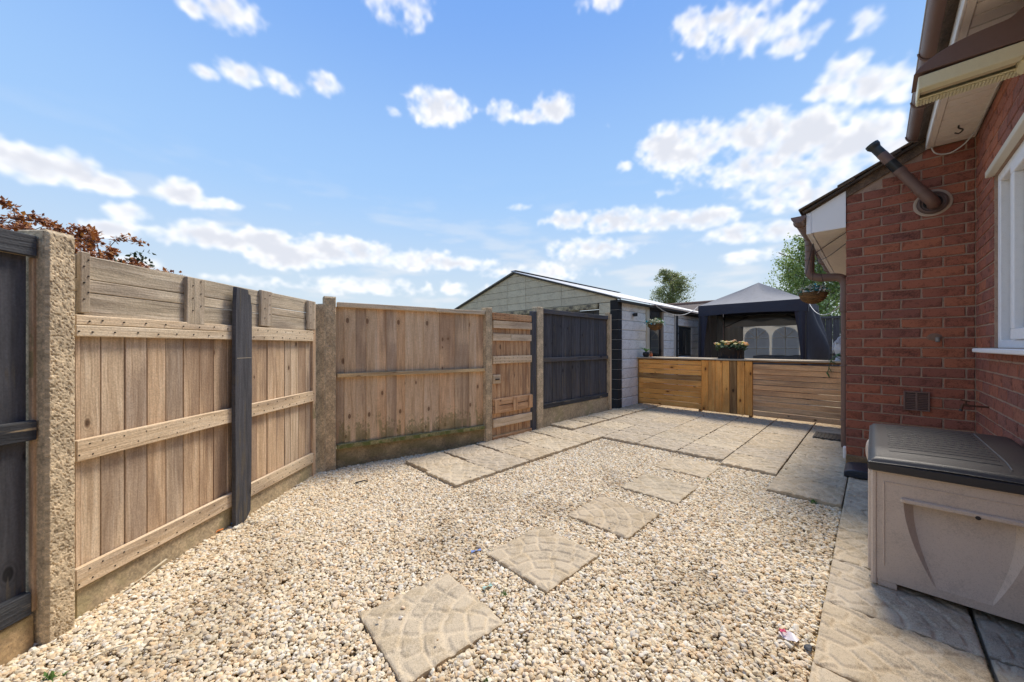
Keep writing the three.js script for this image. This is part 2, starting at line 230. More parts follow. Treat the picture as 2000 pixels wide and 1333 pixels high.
// ---------------------------------------------------------------- paving slabs with a pressed fan-cobble face
function slabGeo(n, L, seed, Lz = L) {
  const r = rng(seed), hgt = (x, z) => {                  // x, z in 0..L from the fan's corner; returns [height, tone]
    const wx = (vn(x * 14, z * 14, 99, 99, seed + 30) - .5) * .026, wz = (vn(x * 14 + 7, z * 14, 99, 99, seed + 31) - .5) * .026, q = Math.hypot(x + wx, z + wz), rw = 0.083, ring = Math.floor(q / rw), fr = q / rw - ring, ang = Math.atan2(Math.max(0, z + wz), Math.max(0, x + wx)) / (Math.PI / 2);
    const m = Math.max(2, Math.round((ring + .5) * rw * Math.PI / 2 / 0.102)), off = (ring % 2) * .5 + hash(ring, 3, seed) * .2, a = ang * m + off, fa = a - Math.floor(a), aw = (ring + .5) * rw * Math.PI / 2 / m;
    const j = hash(ring, Math.floor(a), seed + 5), e1 = Math.min(fr, 1 - fr) * rw, e2 = Math.min(fa, 1 - fa) * aw, e = -Math.log(Math.exp(-e1 * 300) + Math.exp(-e2 * 300)) / 300;
    const k = sst(0.003, 0.016, e + (vn(x * 60, z * 60, 99, 99, seed + 2) - .5) * .004), ed = Math.min(x, z, L - x, Lz - z), rim = sst(0, .006, ed);
    return [-0.0066 + k * (0.0056 + j * 0.0018) - (1 - rim) * .004 + (vn(x * 130, z * 130, 99, 99, seed + 8) - .5) * .0012, mix(1.03, .90 + .08 * j, k)];
  };
  const pos = [], col = [], uv = [], idx = [];
  for (let j = 0; j <= n; j++) for (let i = 0; i <= n; i++) { const x = i / n * L, z = j / n * Lz, [y, t] = hgt(x, z); pos.push(x - L / 2, y, z - Lz / 2); col.push(t, t, t); uv.push(x, z); }
  for (let j = 0; j < n; j++) for (let i = 0; i < n; i++) { const a = j * (n + 1) + i, b = a + 1, c = a + n + 1, d = c + 1; idx.push(a, c, b, b, c, d); }
  const ringI = []; for (let i = 0; i <= n; i++) ringI.push(i); for (let j = 1; j <= n; j++) ringI.push(j * (n + 1) + n); for (let i = n - 1; i >= 0; i--) ringI.push(n * (n + 1) + i); for (let j = n - 1; j > 0; j--) ringI.push(j * (n + 1));
  const base = pos.length / 3;
  ringI.forEach((k) => { pos.push(pos[k * 3], pos[k * 3 + 1], pos[k * 3 + 2], pos[k * 3] + (r() - .5) * .003, -.042, pos[k * 3 + 2] + (r() - .5) * .003); for (let q = 0; q < 2; q++) { col.push(.95, .95, .95); uv.push(pos[k * 3] + pos[k * 3 + 2], q * .045); } });
  const N = ringI.length; for (let i = 0; i < N; i++) { const a = base + i * 2, b = base + ((i + 1) % N) * 2; idx.push(a, b, a + 1, b, b + 1, a + 1); }
  const g = new THREE.BufferGeometry(); g.setAttribute('position', new THREE.Float32BufferAttribute(pos, 3)); g.setAttribute('color', new THREE.Float32BufferAttribute(col, 3)); g.setAttribute('uv', new THREE.Float32BufferAttribute(uv, 2)); g.setIndex(idx); g.computeVertexNormals(); return g;
}
const slabHi = [slabGeo(110, .442, 3), slabGeo(110, .442, 17)], slabMid = [slabGeo(64, .441, 3), slabGeo(64, .441, 17), slabGeo(64, .441, 29)];
const slabRects = [];                                     // footprints, so that no gravel lies inside them
function putSlab(parent, name, geo, m, d, y, t, q, tilt = .002, yaw = .008) { const o = new THREE.Mesh(geo, m); o.name = name; o.position.copy(P(d, y, t)); o.rotation.set(rr(-tilt, tilt), -TH + q * Math.PI / 2 + rr(-yaw, yaw), rr(-tilt, tilt)); parent.add(o); return o; }
{
  const terrace = structure('paved_terrace', 'terrace of square sand-coloured slabs pressed with a cobble fan pattern', 'paving');
  const cols = [[-.16, -.61, 3.50], [-.61, -1.07, 3.955], [-1.07, -1.52, 4.07], [-1.52, -1.97, 4.07], [-1.97, -2.42, 4.07], [-2.42, -2.87, 1.82], [-2.87, -3.28, 1.84]];
  cols.forEach(([d1, d0, t0], ci) => {
    for (let k = 0, t = t0; t < 7.2; k++, t += .45) {
      if (ci === 6 && t < 1.9 && false) continue;
      const raised = ci === 6 && t > 3.9 ? .022 : 0, o = putSlab(terrace, 'slab', pick(slabMid), pick(SLABM), (d1 + d0) / 2, rr(-.003, .001) + raised, t + .224, Math.floor(R() * 4), .003, .006);
      if (ci === 6) o.scale.set(.93, 1, .96);
    }
    slabRects.push([d0, d1, t0, 7.3]);
  });
  const walk = structure('paved_walkway', 'narrow walkway of cobble-patterned slabs along the brick house wall', 'paving');
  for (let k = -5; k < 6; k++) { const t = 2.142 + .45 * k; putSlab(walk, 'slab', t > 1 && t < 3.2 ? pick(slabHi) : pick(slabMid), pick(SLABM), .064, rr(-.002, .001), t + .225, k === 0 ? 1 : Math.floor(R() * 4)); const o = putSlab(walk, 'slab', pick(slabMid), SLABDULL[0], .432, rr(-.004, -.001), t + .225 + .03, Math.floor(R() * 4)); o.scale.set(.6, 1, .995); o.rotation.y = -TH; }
  slabRects.push([-.16, .6, -.5, 5]);
  // stepping stones
  const st = [[-.342, 1.553, 41, 0, 'nearest the bare gravel edge'], [.170, 2.034, 44, 1], [.689, 2.511, 45.5, 2], [1.197, 2.999, 45.5, 3], [1.672, 3.509, 46, 0]];
  const lab = ['sand-coloured cobble-patterned stepping stone with two loose pebbles lying on it', 'cobble-patterned stepping stone beside the blue plastic scrap', 'middle cobble-patterned stepping stone of the five in the gravel', 'cobble-patterned stepping stone second from the paved terrace', 'cobble-patterned stepping stone nearest the paved terrace edge'];
  st.forEach(([x, z, a], i) => { const o = new THREE.Mesh(i < 3 ? slabHi[i % 2] : slabMid[i % 3], SLABM[[2, 0, 3, 1, 0][i]]); o.name = numbered('stepping_stone'); o.position.set(x, -.018, -z); o.rotation.set(0, a * Math.PI / 180 + [Math.PI, -Math.PI / 2 + Math.PI, 0, Math.PI / 2, Math.PI][i], [.006, -.004, .005, 0, .004][i]); scene.add(o); tag(o, lab[i], 'stepping stone', 'stepping stones across the gravel'); });
  st.forEach(([x, z, a]) => slabRects.push({ x, z: -z, a: a * Math.PI / 180 }));
}
function inSlab(x, z, m = .012) {
  const d = x * C + z * S, t = x * S - z * C;
  for (const r of slabRects) { if (Array.isArray(r)) { if (d > r[0] - m && d < r[1] + m && t > r[2] - m && t < r[3]) return true; } else { const dx = x - r.x, dz = z - r.z, c = Math.cos(r.a), s = Math.sin(r.a), lx = dx * c - dz * s, lz = dx * s + dz * c; if (Math.abs(lx) < .221 + m && Math.abs(lz) < .221 + m) return true; } }
  return false;
}

// ---------------------------------------------------------------- loose gravel
{
  const g = new THREE.Group(); g.name = 'gravel'; scene.add(g); tag(g, 'loose cream and buff limestone gravel covering the yard', 'gravel', null, 'stuff');
  const chips = [1, 2, 3, 4, 5, 6].map((s) => { const r = rng(s * 31), q = new THREE.IcosahedronGeometry(1, 1), p = q.attributes.position, seen = new Map(); const cuts = []; for (let i = 0; i < 6; i++) cuts.push([new THREE.Vector3(r() - .5, r() - .5, r() - .5).normalize(), .62 + r() * .25]); for (let i = 0; i < p.count; i++) { const v = new THREE.Vector3().fromBufferAttribute(p, i), k = v.toArray().map((x) => x.toFixed(3)).join(); if (!seen.has(k)) { const w = v.clone(); for (const [n, h] of cuts) { const e = w.dot(n) - h; if (e > 0) w.addScaledVector(n, -e); } w.multiplyScalar(.94 + r() * .12); seen.set(k, w); } const w = seen.get(k); p.setXYZ(i, w.x, w.y * .68, w.z * (.72 + s * .035)); } q.computeVertexNormals(); return q; });
  const gm = new THREE.MeshStandardMaterial({ roughness: .88, color: 0xffffff });
  const pal = [[.79, .66, .45], [.74, .60, .39], [.80, .70, .51], [.68, .52, .32], [.78, .64, .46], [.82, .74, .58], [.72, .60, .42], [.63, .53, .39], [.76, .56, .34], [.83, .77, .64], [.72, .62, .43], [.60, .47, .30], [.70, .64, .54]];
  const r = rng(4711), inst = chips.map(() => []), cand = [];
  const fence2 = (x, z) => { const ax = -1.66, az = -3.50, bx = -.33, bz = -4.36; return (bx - ax) * (z - az) - (bz - az) * (x - ax) > .02; };
  for (let k = 0; k < 400000; k++) {
    const x = -1.9 + r() * 5.0, z = .6 - r() * 5.4;
    if (x < -1.855 + .046 * Math.max(0, -z - 1.5) + .01) continue;
    const d = x * C + z * S, t = x * S - z * C; if (d > -.165 || (t > 4.06 && d > -2.45)) continue;
    if (!fence2(x, z) || d < -3.6) continue; if (d < -3.25 && t > 2.7) continue;
    const lay = r(), size = (.0042 + .0085 * Math.pow(r(), 3) + .0022 * r()) * (lay > .985 ? 1.35 : 1);
    if (inSlab(x, z, size * .55)) continue;
    const und = (fbm(x * 2.2 + 20, z * 2.2 + 20, 999, 999, 77, 3) - .5) * .014;
    cand.push([x, -.046 + und + Math.sqrt(lay) * .014, z, size]);
  }
  for (let k = 0; k < 5200; k++) { const x = -1.4 + r() * 4.2, z = -.8 - r() * 4.0; if (inSlab(x, z, -.004) && (!inSlab(x, z, -.05 - .05 * r() * r()) || r() < .012) && r() < .10) cand.push([x, .003 + (x * C + z * S > -.17 ? 0 : 0), z, .004 + .004 * r()]); }
  for (const [x, y, z, s] of cand) inst[Math.floor(r() * 6)].push([x, y, z, s]);
  const M = new THREE.Matrix4(), q = new THREE.Quaternion(), e = new THREE.Euler(), col = new THREE.Color();
  inst.forEach((L, i) => { const im = new THREE.InstancedMesh(chips[i], gm, L.length); im.name = 'pebbles'; L.forEach(([x, y, z, s], k) => { e.set((r() - .5) * 1.1, r() * 6.3, (r() - .5) * 1.1); q.setFromEuler(e); M.compose(new THREE.Vector3(x, y, z), q, new THREE.Vector3(s * (.85 + r() * .5), s, s * (.85 + r() * .3))); im.setMatrixAt(k, M); const c = pal[Math.floor(r() * pal.length)], f = .86 + r() * .20; const dirt = sst(.52, .75, fbm(x * 2.3 + 9, z * 2.3 + 9, 999, 999, 55, 5)) * .16; col.setRGB(c[0] * f * (1 - dirt), c[1] * f * (1 - dirt * 1.15), c[2] * f * (1 - dirt * 1.35)); im.setColorAt(k, col); }); im.userData.kind = 'stuff'; g.add(im); });
  // two loose pebbles on the first stepping stone
  [[783, 1207, .011], [787, 1188, .010]].forEach(([u, v, s], i) => { const o = new THREE.Mesh(chips[i + 1], plain(.82, .74 - i * .12, .62 - i * .2, .9)); o.name = numbered('pebble'); o.position.copy(onG(u, v, -.014)); o.scale.setScalar(s); scene.add(o); tag(o, i ? 'small tan pebble on the stepping stone beside a whiter one' : 'small white pebble lying on a stepping stone', 'pebble'); });
}

// ---------------------------------------------------------------- concrete fence posts
function post(w, d, h, x, z, turn, label, m = CONCM, cap = .012, y0 = -.09) {
  const g = cbox(w, h - y0, d, .008, 'y', .002), o = new THREE.Mesh(g, m); o.name = numbered('concrete_post'); o.position.set(x, (h + y0) / 2, z); o.rotation.y = turn; scene.add(o); return tag(o, label, 'fence post', 'concrete fence posts');
}
// a post with a rough, exposed-aggregate front: the face is a displaced grid
function roughPost(w, d, h, x, z, turn, label, seed, group = 'concrete fence posts', m = CONCM) {
  const o = thing('concrete_post', label, 'fence post', [x, 0, z], turn, group), y0 = -.09, nx = 46, ny = 640, pos = [], uv = [], idx = [];
  part(o, 'shaft', cbox(w, h - y0, d - .012, .006, 'y', .002), m, [0, (h + y0) / 2, -.006]);
  for (let j = 0; j <= ny; j++) for (let i = 0; i <= nx; i++) { const X = (i / nx - .5) * w, Y = y0 + j / ny * (h - y0), e = sst(0, .08, Math.min(i / nx, 1 - i / nx)) * sst(0, .01, Math.min(j / ny, 1 - j / ny)); const n = fbm(X * 250 + 9, Y * 220 + 9, 999, 999, seed, 2), pit = sst(.60, .72, fbm(X * 170 + 5, Y * 120 + 7, 999, 999, seed + 4, 2)); pos.push(X, Y, d / 2 - .0125 + e * (.0125 + (n - .5) * .0022 - pit * .0030)); uv.push(X, Y); }
  for (let j = 0; j < ny; j++) for (let i = 0; i < nx; i++) { const a = j * (nx + 1) + i, b = a + 1, c = a + nx + 1, e = c + 1; idx.push(a, b, c, b, e, c); }
  const g = new THREE.BufferGeometry(); g.setAttribute('position', new THREE.Float32BufferAttribute(pos, 3)); g.setAttribute('uv', new THREE.Float32BufferAttribute(uv, 2)); g.setIndex(idx); g.computeVertexNormals();
  part(o, 'aggregate_face', g, m); return o;
}
const PA = Math.PI / 2 - .046;                            // turn of the near fence run: local x along the fence, local z towards the yard
roughPost(.092, .13, 1.572, -1.853, -1.473, PA, 'thick rough pebble-faced concrete post beside the black-painted panel', 5);

// ---------------------------------------------------------------- near fence panel
function nails(parent, list, r = .0035) { if (!list.length) return; const gs = list.map(([x, y, z]) => { const g = new THREE.CylinderGeometry(r, r, .004, 6); g.rotateX(Math.PI / 2); g.translate(x, y, z); return g; }); const o = part(parent, 'nail_heads', merge(gs), NAILM); o.userData.kind = 'stuff'; }
const sOf = (u) => { const k = (u - 1000) / F; return (-1.85 - 1.5 * k) / (k - .046); };
{
  const f = thing('timber_fence_panel', 'weathered grey-brown timber fence panel topped with three horizontal planks', 'fence panel', [-1.85, 0, -1.50], PA), L = sOf(608);
  const ed = [148, 161, 200, 247, 289.5, 326.6, 360.8, 392, 420, 446, 466, 483.5, 504, 523.5, 541, 558, 569, 585, 599, 612].map(sOf);
  for (let i = 0; i + 1 < ed.length; i++) bar(f, 'board', pick(WGREY), [ed[i] + .0018, ed[i + 1] - .0018], [.06, 1.24], [-.028 + rr(-.003, .003), -.008 + rr(-.003, .003)], { grain: 'y', ch: .002, jit: .0012 });
  const cut = sOf(462), rails = [[1.160, 1.252], [.632, .722], [.092, .180]], nl = [];
  rails.forEach(([a, b], i) => {
    for (const [x0, x1] of [[.05, cut - .001], [cut + .001, L]]) {
      if (i === 0 && x0 < .2) { const ym = (a + b) / 2 + .004; bar(f, 'rail', WRAIL[0], [x0, x1], [a, ym - .001], [-.002, .020]); bar(f, 'rail', WRAIL[1], [x0, x1], [ym + .001, b], [-.002, .019]); }
      else bar(f, 'rail', pick(WRAIL), [x0, x1], [a + rr(-.003, .003), b], [-.002, .020 + rr(0, .003)], { jit: .001 });
    }
    for (let k = 0; k + 1 < ed.length; k++) { const c = (ed[k] + ed[k + 1]) / 2; if (c > .06 && c < L) { nl.push([c - .018, a + .022 + rr(-.004, .004), .0215], [c + .02, b - .022 + rr(-.004, .004), .0215]); } }
  });
  nails(f, nl, .0034);
  // extension above the top rail
  const yy = [1.250, 1.352, 1.410, 1.512];
  for (let i = 0; i < 3; i++) { const c2 = sOf(517); bar(f, 'top_plank', WTOP[i], [.07, c2 - .001], [yy[i] + .0008, yy[i + 1] - .0008], [-.026, -.003 + rr(-.002, .002)], { jit: .001 }); bar(f, 'top_plank', WTOP[(i + 2) % 4], [c2 + .001, L - .02], [yy[i] + .0006, yy[i + 1] - (i === 1 ? .0022 : .0006) + .006 * (i === 2)], [-.026, -.004], { jit: .002 }); }
  const bn = [];
  for (const [u0, u1, t] of [[149, 168, 1.522], [359, 394, 1.507], [505, 527, 1.518], [598, 612, 1.512]]) { const a = sOf(u0), b = sOf(u1); bar(f, 'batten', WTOP[3], [a, b], [1.262 - (u0 === 359 ? .02 : 0), t], [-.002, .020], { grain: 'y', jit: .001 }); for (const y of [1.32, 1.39, 1.46]) bn.push([mix(a, b, .3), y, .0215], [mix(a, b, .75), y + .03, .0215]); }
  nails(f, bn, .003);
  const gb = thing('gravel_board', 'mossy concrete gravel board under the weathered grey-brown panel', 'gravel board', [-1.85, 0, -1.50], PA, 'concrete gravel boards'); bar(gb, 'board', CONCSM, [.06, L + .02], [-.10, .088], [-.026, .004], { ch: .006 });
  // black-painted board standing in front of the panel
  const bb = thing('black_board', 'broken black-painted board fixed upright across the weathered fence panel', 'board', [-1.85, 0, -1.50], PA), x0 = sOf(445), x1 = sOf(478);
  const sh = new THREE.Shape([[x0 + .004, -.03], [x0 + .03, -.05], [x0 + .075, -.045], [x1 - .012, .02], [x1 - .004, .3], [x1, .9], [x1 - .001, 1.39], [x1 - .008, 1.41], [x1 - .012, 1.458], [x1 - .03, 1.463], [x1 - .034, 1.49], [x0 + .012, 1.496], [x0 + .006, 1.4], [x0, .8]].map((p) => new THREE.Vector2(...p)));
  const eg = new THREE.ExtrudeGeometry(sh, { depth: .022, bevelEnabled: true, bevelSize: .002, bevelThickness: .002, bevelSegments: 1 }); const u = eg.attributes.uv; for (let i = 0; i < u.count; i++) u.setXY(i, eg.attributes.position.getY(i), eg.attributes.position.getX(i)); part(bb, 'board', eg, WBLACK[0], [0, 0, .026]);
  bar(bb, 'splice_strip', plain(.35, .30, .22, .8), [x0 + .012, x1 - .006], [1.0385, 1.0425], [.0495, .0512], { ch: .0005 });
  // uprights between this panel and the next
  const w = thing('timber_upright', 'narrow weathered timber upright at the end of the grey-brown panel', 'fence post', [-1.85, 0, -1.50], PA); bar(w, 'upright', WTAN[3], [L + .002, L + .05], [-.06, 1.50], [-.03, .012], { grain: 'y' });
}
post(.05, .11, 1.505, -1.762, -3.395, PA, 'slim concrete post tucked behind the timber upright', CONCD);
const A2 = Math.atan2(.858, 1.33);
roughPost(.102, .10, 1.577, -1.705, -3.448, A2, 'rough concrete post at the bend between grey-brown and tan panels', 15, 'concrete fence posts', CONCD);
{
  // black-painted panel at the camera end
  const f = thing('black_fence_panel', 'black-painted timber fence panel with worn top rail beside the pebble-faced post', 'fence panel', [-1.846, 0, -1.425], PA);
  for (let k = 0, x = -.012; x > -1.7; k++) { const w = rr(.11, .15); bar(f, 'board', WBLACK[k % 3], [x - w + .002, x - .002], [.10, 1.50], [-.03, -.010 + rr(-.003, .003)], { grain: 'y', jit: .001 }); x -= w; }
  bar(f, 'rail', WBLACKWORN[0], [-1.7, -.004], [1.462, 1.542], [-.012, .022]); bar(f, 'rail', WBLACKWORN[1], [-1.7, -.004], [.76, .835], [-.012, .022]); bar(f, 'rail', WBLACKWORN[1], [-1.7, -.02], [.10, .185], [-.012, .022]);
  bar(f, 'end_batten', WTAN[1], [-.010, .010], [.1, 1.46], [-.008, .010], { grain: 'y' });
  const gb = thing('gravel_board', 'stained gravel board under the black-painted panel', 'gravel board', [-1.846, 0, -1.425], PA, 'concrete gravel boards'); bar(gb, 'board', CONCS.make(.86, .76, .64), [-1.7, -.006], [-.10, .096], [-.026, .014], { ch: .005 });
}
{
  // tan panel
  const A = [-1.656, -3.492], Bx = -.335, Bz = -4.345, L = Math.hypot(Bx - A[0], Bz - A[1]), f = thing('timber_fence_panel', 'tan close-board fence panel with thin rails and green algae along its foot', 'fence panel', [A[0], 0, A[1]], A2);
  const us = [655, 673, 694, 716, 736, 755, 774, 791.5, 810, 828, 844, 859, 874, 889, 904, 917, 930, 944].map((u) => { const k = (u - 1000) / F, dx = Math.cos(A2), dz = -Math.sin(A2); return (k * -A[1] - A[0]) / (dx + k * dz); });
  for (let i = 0; i + 1 < us.length; i++) { const x0 = us[i], x1 = us[i + 1], g = cbox(x1 - x0 + .006, 1.32, .012, .002, 'y', .001), uv = g.attributes.uv, p = g.attributes.position, ov = R() * 3; for (let k = 0; k < uv.count; k++) uv.setXY(k, p.getY(k) + .66 + .0, p.getX(k) + p.getZ(k) + ov); part(f, 'board', g, pick(WTAN), [(x0 + x1) / 2, .83, -.014 + (i % 2) * .008], [0, .03, 0]); }
  const rc = L * .62; bar(f, 'rail', WRAIL[1], [0, rc - .002], [1.487, 1.532], [-.02, .034]); bar(f, 'rail', WRAIL[0], [rc + .002, L], [1.486, 1.529], [-.02, .034]);
  const alg = WTAN[2].clone(); alg.color.setRGB(1.0, 1.02, .86);
  bar(f, 'rail', alg, [0, L], [.822, .860], [-.004, .034]); const grn = grainy(641, [150, 142, 96], .4, [1 / .5, 1 / .5], .95, .001, { patches: .8, patchCol: [98, 108, 52], fine: 80 }).make(.95, .95, .95); bar(f, 'rail', grn, [0, L], [.148, .190], [-.004, .034]);
  const gb = thing('gravel_board', 'damp concrete gravel board under the tan close-board panel', 'gravel board', [A[0], 0, A[1]], A2, 'concrete gravel boards'); bar(gb, 'board', CONCS.make(.72, .68, .58), [-.02, L + .02], [-.10, .145], [-.03, .0], { ch: .005 });
}
// posts, gate and black panel along d = -3.27
const FD = -3.27;
function hpost(name, label, d0, d1, t0, t1, h, m, group) { const o = new THREE.Mesh(cbox(Math.abs(d1 - d0), h + .08, t1 - t0, .007, 'y', .002), m); o.name = numbered(name); hset(o, (d0 + d1) / 2, (h - .08) / 2, (t0 + t1) / 2); scene.add(o); return tag(o, label, 'fence post', group); }
hpost('concrete_post', 'concrete post between the tan panel and the boarded gate', -3.335, -3.235, 2.872, 2.972, 1.572, CONCD, 'concrete fence posts');
hpost('timber_post', 'black-painted timber gate post against the concrete post', -3.31, -3.245, 3.70, 3.785, 1.585, WBLACK[1]);
hpost('concrete_post', 'concrete post between the boarded gate and the black panel', -3.34, -3.232, 3.79, 3.915, 1.648, CONCM, 'concrete fence posts');
hpost('concrete_post', 'pale narrow post between the black panel and the garage corner', -3.32, -3.235, 5.665, 5.715, 1.685, CONCD, 'concrete fence posts');
hpost('timber_post', 'stripped pale timber post strip beside the garage corner', -3.31, -3.240, 5.718, 5.765, 1.665, WRAIL[1]);
{
  const f = thing('garden_gate', 'patched tan timber gate with horizontal battens and a small latch', 'gate'); hset(f, FD, 0, 2.985);   // local z = -t
  const W = .70, zz = (t) => -t;
  for (let k = 0; k < 9; k++) bar(f, 'board', pick(WGATE), [-.012 + rr(-.001, .001), .002], [.035, 1.51], [zz(W * (k + 1) / 9) + .002, zz(W * k / 9) - .002], { grain: 'y', jit: .001 });
  const rs = [[1.436, 1.519, 0], [1.335, 1.424, .006], [1.182, 1.268, 0], [.905, .995, .004], [.402, .482, 0], [.300, .392, 0], [.140, .242, .006]];
  rs.forEach(([a, b, x], i) => { if (i === 2) { bar(f, 'batten', WRAIL[1], [.003, .024], [a, b], [zz(.31), zz(.006)], { grain: 'z' }); bar(f, 'batten', WRAIL[0], [.003, .024], [a, b - .004], [zz(W), zz(.314)], { grain: 'z' }); } else bar(f, 'batten', [WGATE[2], WRAIL[1], 0, WRAIL[1], WGATE[0], WGATE[0], WRAIL[1]][i], [.003, .024 + x], [a, b], [zz(W), zz(.006)], { grain: 'z', jit: .001 }); });
  for (const t of [.02, .34, .63]) bar(f, 'patch', WGATE[0], [.026, .044], [.31, .475], [zz(t + .07), zz(t)], { grain: 'y' });
  const nl = []; for (let k = 0; k < 9; k++) for (const y of [1.46, 1.495, .925, .97]) nl.push([k, y]); const gs = nl.map(([k, y]) => { const g = new THREE.CylinderGeometry(.004, .004, .004, 6); g.rotateZ(Math.PI / 2); g.translate(.0295, y, -W * (k + .5) / 9); return g; }); const nn = part(f, 'nail_heads', merge(gs), NAILM); nn.userData.kind = 'stuff';
  const l = bar(f, 'latch_block', WRAIL[1], [.003, .026], [.665, .77], [zz(.13), zz(.004)], { grain: 'z' }); part(l, 'latch', merge([cyl([.02, .0, .03], [.02, .0, -.03], .008), cyl([.02, 0, .005], [.045, 0, .005], .006)]), STEEL);
  bar(f, 'sill', WGATE[2], [-.012, .03], [-.01, .03], [zz(W), zz(0)], { grain: 'z' });
}
{
  const f = thing('black_fence_panel', 'black-painted close-board fence panel beside the white garage', 'fence panel'); hset(f, FD - .01, 0, 3.92);
  const W = 1.745; let t = 0, k = 0; while (t < W - .01) { const w = Math.min(rr(.10, .145), W - t); bar(f, 'board', WBLACK[k++ % 3], [-.012, .000 + (k % 2) * .005], [.25, 1.60], [-(t + w) + .001, -t - .001], { grain: 'y', jit: .0015 }); t += w; }
  bar(f, 'rail', WBLACK[1], [-.02, .032], [1.568, 1.632], [-W, 0], { grain: 'z' }); bar(f, 'rail', WBLACK[1], [.006, .034], [.895, .955], [-W, 0], { grain: 'z' }); bar(f, 'rail', WBLACKWORN[1], [.006, .030], [.252, .315], [-W, 0], { grain: 'z' });
  const gb = thing('gravel_board', 'tall mossy concrete gravel board under the black panel by the garage', 'gravel board', [0, 0, 0], 0, 'concrete gravel boards'); hset(gb, FD - .01, 0, 3.92); bar(gb, 'board', CONCSM, [-.02, .024], [-.08, .248], [-W, 0], { ch: .005, grain: 'z' });
}

// ---------------------------------------------------------------- garage
{
  const gd = -3.24, t0 = 5.95, t1 = 10.6, ridge = { d: -5.75, y: 2.76 }, slope = (ridge.y - 1.975) / (ridge.d - gd) * -1, W = -8.26, roofY = (d) => ridge.y - Math.abs(d - ridge.d) * slope;
  const f = thing('garage', 'white sectional concrete garage with cream gable and pale corrugated roof', 'garage'); hset(f, 0, 0, 0); // local x = d, z = -t
  // gable planks, clipped under the roof slopes
  const clip = (poly, a, b, c) => { const o = []; for (let i = 0; i < poly.length; i++) { const p = poly[i], q = poly[(i + 1) % poly.length], s = a * p[0] + b * p[1] - c, e = a * q[0] + b * q[1] - c; if (s <= 0) o.push(p); if ((s < 0 && e > 0) || (s > 0 && e < 0)) { const k = s / (s - e); o.push([p[0] + (q[0] - p[0]) * k, p[1] + (q[1] - p[1]) * k]); } } return o; };
  const cl2 = (poly) => clip(clip(poly, slope, 1, ridge.y - .022 + slope * ridge.d), -slope, 1, ridge.y - .022 - slope * ridge.d);
  const gable = part(f, 'gable_wall', B3(.01, .01, .01, -5.7, 1.5, -t0 - .1), CONCSM);
  const joints = [W, -7.05, -5.97, -5.42, -4.45, gd - .02];
  for (let r = 0, y = 1.905; y < 2.76; r++, y += .152) for (let k = 0; k + 1 < joints.length; k++) {
    if ((r + k) % 2 && k === 3 && false) continue;
    const p = cl2([[joints[k] + .005, y + .005], [joints[k + 1] - .005, y + .005], [joints[k + 1] - .005, y + .147], [joints[k] + .005, y + .147]]); if (p.length < 3) continue;
    const g = new THREE.ExtrudeGeometry(new THREE.Shape(p.map((q) => new THREE.Vector2(...q))), { depth: .05, bevelEnabled: true, bevelSize: .003, bevelThickness: .004, bevelSegments: 1 }); g.translate(0, 0, -t0 - .054); part(gable, 'concrete_plank', g, pick(ROCKC));
  }
  { const p = cl2([[W, 1.9], [gd - .03, 1.9], [gd - .03, 2.9], [W, 2.9]]), g = new THREE.ExtrudeGeometry(new THREE.Shape(p.map((q) => new THREE.Vector2(q[0], q[1] - .012))), { depth: .04, bevelEnabled: false }); g.translate(0, 0, -t0 - .10); part(f, 'gable_backing', g, plain(.25, .22, .17, .95)); }
  const stain = grainy(661, [176, 160, 128], .5, [1 / .4, 1 / .4], .95, .004, { patches: .7, patchCol: [96, 88, 78], fine: 60, speck: 1 }).make(.9, .9, .9);
  bar(f, 'lintel', stain, [-7.9, -3.62], [1.795, 1.900], [-t0 - .06, -t0 + .03], { ch: .012 });
  for (const [a, b] of [[gd - .36, gd - .10], [W, -7.92]]) for (let r = 0, y = 0; y < 1.89; r++, y += .19) bar(f, 'pier_block', pick(ROCKC), [a, b], [y + .002, Math.min(y + .187, 1.899)], [-t0 - .1, -t0 + .004], { ch: .006 });
  for (let k = 0; k < 34; k++) { const w = 4.28 / 34; bar(f, 'vehicle_door_board', WBLACK[k % 3], [-7.9 + k * w + .002, -7.9 + (k + 1) * w - .002], [.02, 1.79], [-t0 - .09, -t0 - .065], { grain: 'y' }); }
  // black quoins on the corner
  for (let r = 0, y = 0; y < 1.85; r++, y += .176) bar(f, 'quoin_block', ROCKB, [gd - .13, gd + .028], [y + .0015, y + .173], [-t0 - .13, -t0 + .012], { ch: .004 });
  bar(f, 'quoin_mortar', plain(.42, .41, .39, .9), [gd - .12, gd + .024], [0, 1.925], [-t0 - .12, -t0 + .006]);
  // side wall
  const side = [[6.09, 7.10, 0, 1.93], [7.95, 8.56, 0, 1.92]];
  for (const [a, b, y0, y1] of side) for (let y = y0; y < y1; y += .176) bar(f, 'concrete_plank', pick(ROCKW), [gd - .05, gd + rr(-.002, .004)], [y + .004, Math.min(y + .171, y1)], [-b, -a], { ch: .008, grain: 'z' });
  bar(f, 'wall_backing', plain(.42, .41, .39, .95), [gd - .07, gd - .008], [0, 1.93], [-7.1, -6.0]); bar(f, 'wall_backing', plain(.42, .41, .39, .95), [gd - .07, gd - .008], [0, 1.92], [-8.56, -7.96]);
  bar(f, 'door_post', plain(.55, .50, .40, .8), [gd - .06, gd + .016], [0, 1.93], [-7.24, -7.105]); bar(f, 'door_post', plain(.30, .25, .2, .8), [gd - .06, gd + .012], [0, 1.85], [-7.95, -7.885]);
  const door = bar(f, 'door', plain(.014, .014, .016, .35), [gd - .055, gd - .025], [.02, 1.84], [-7.88, -7.25]);
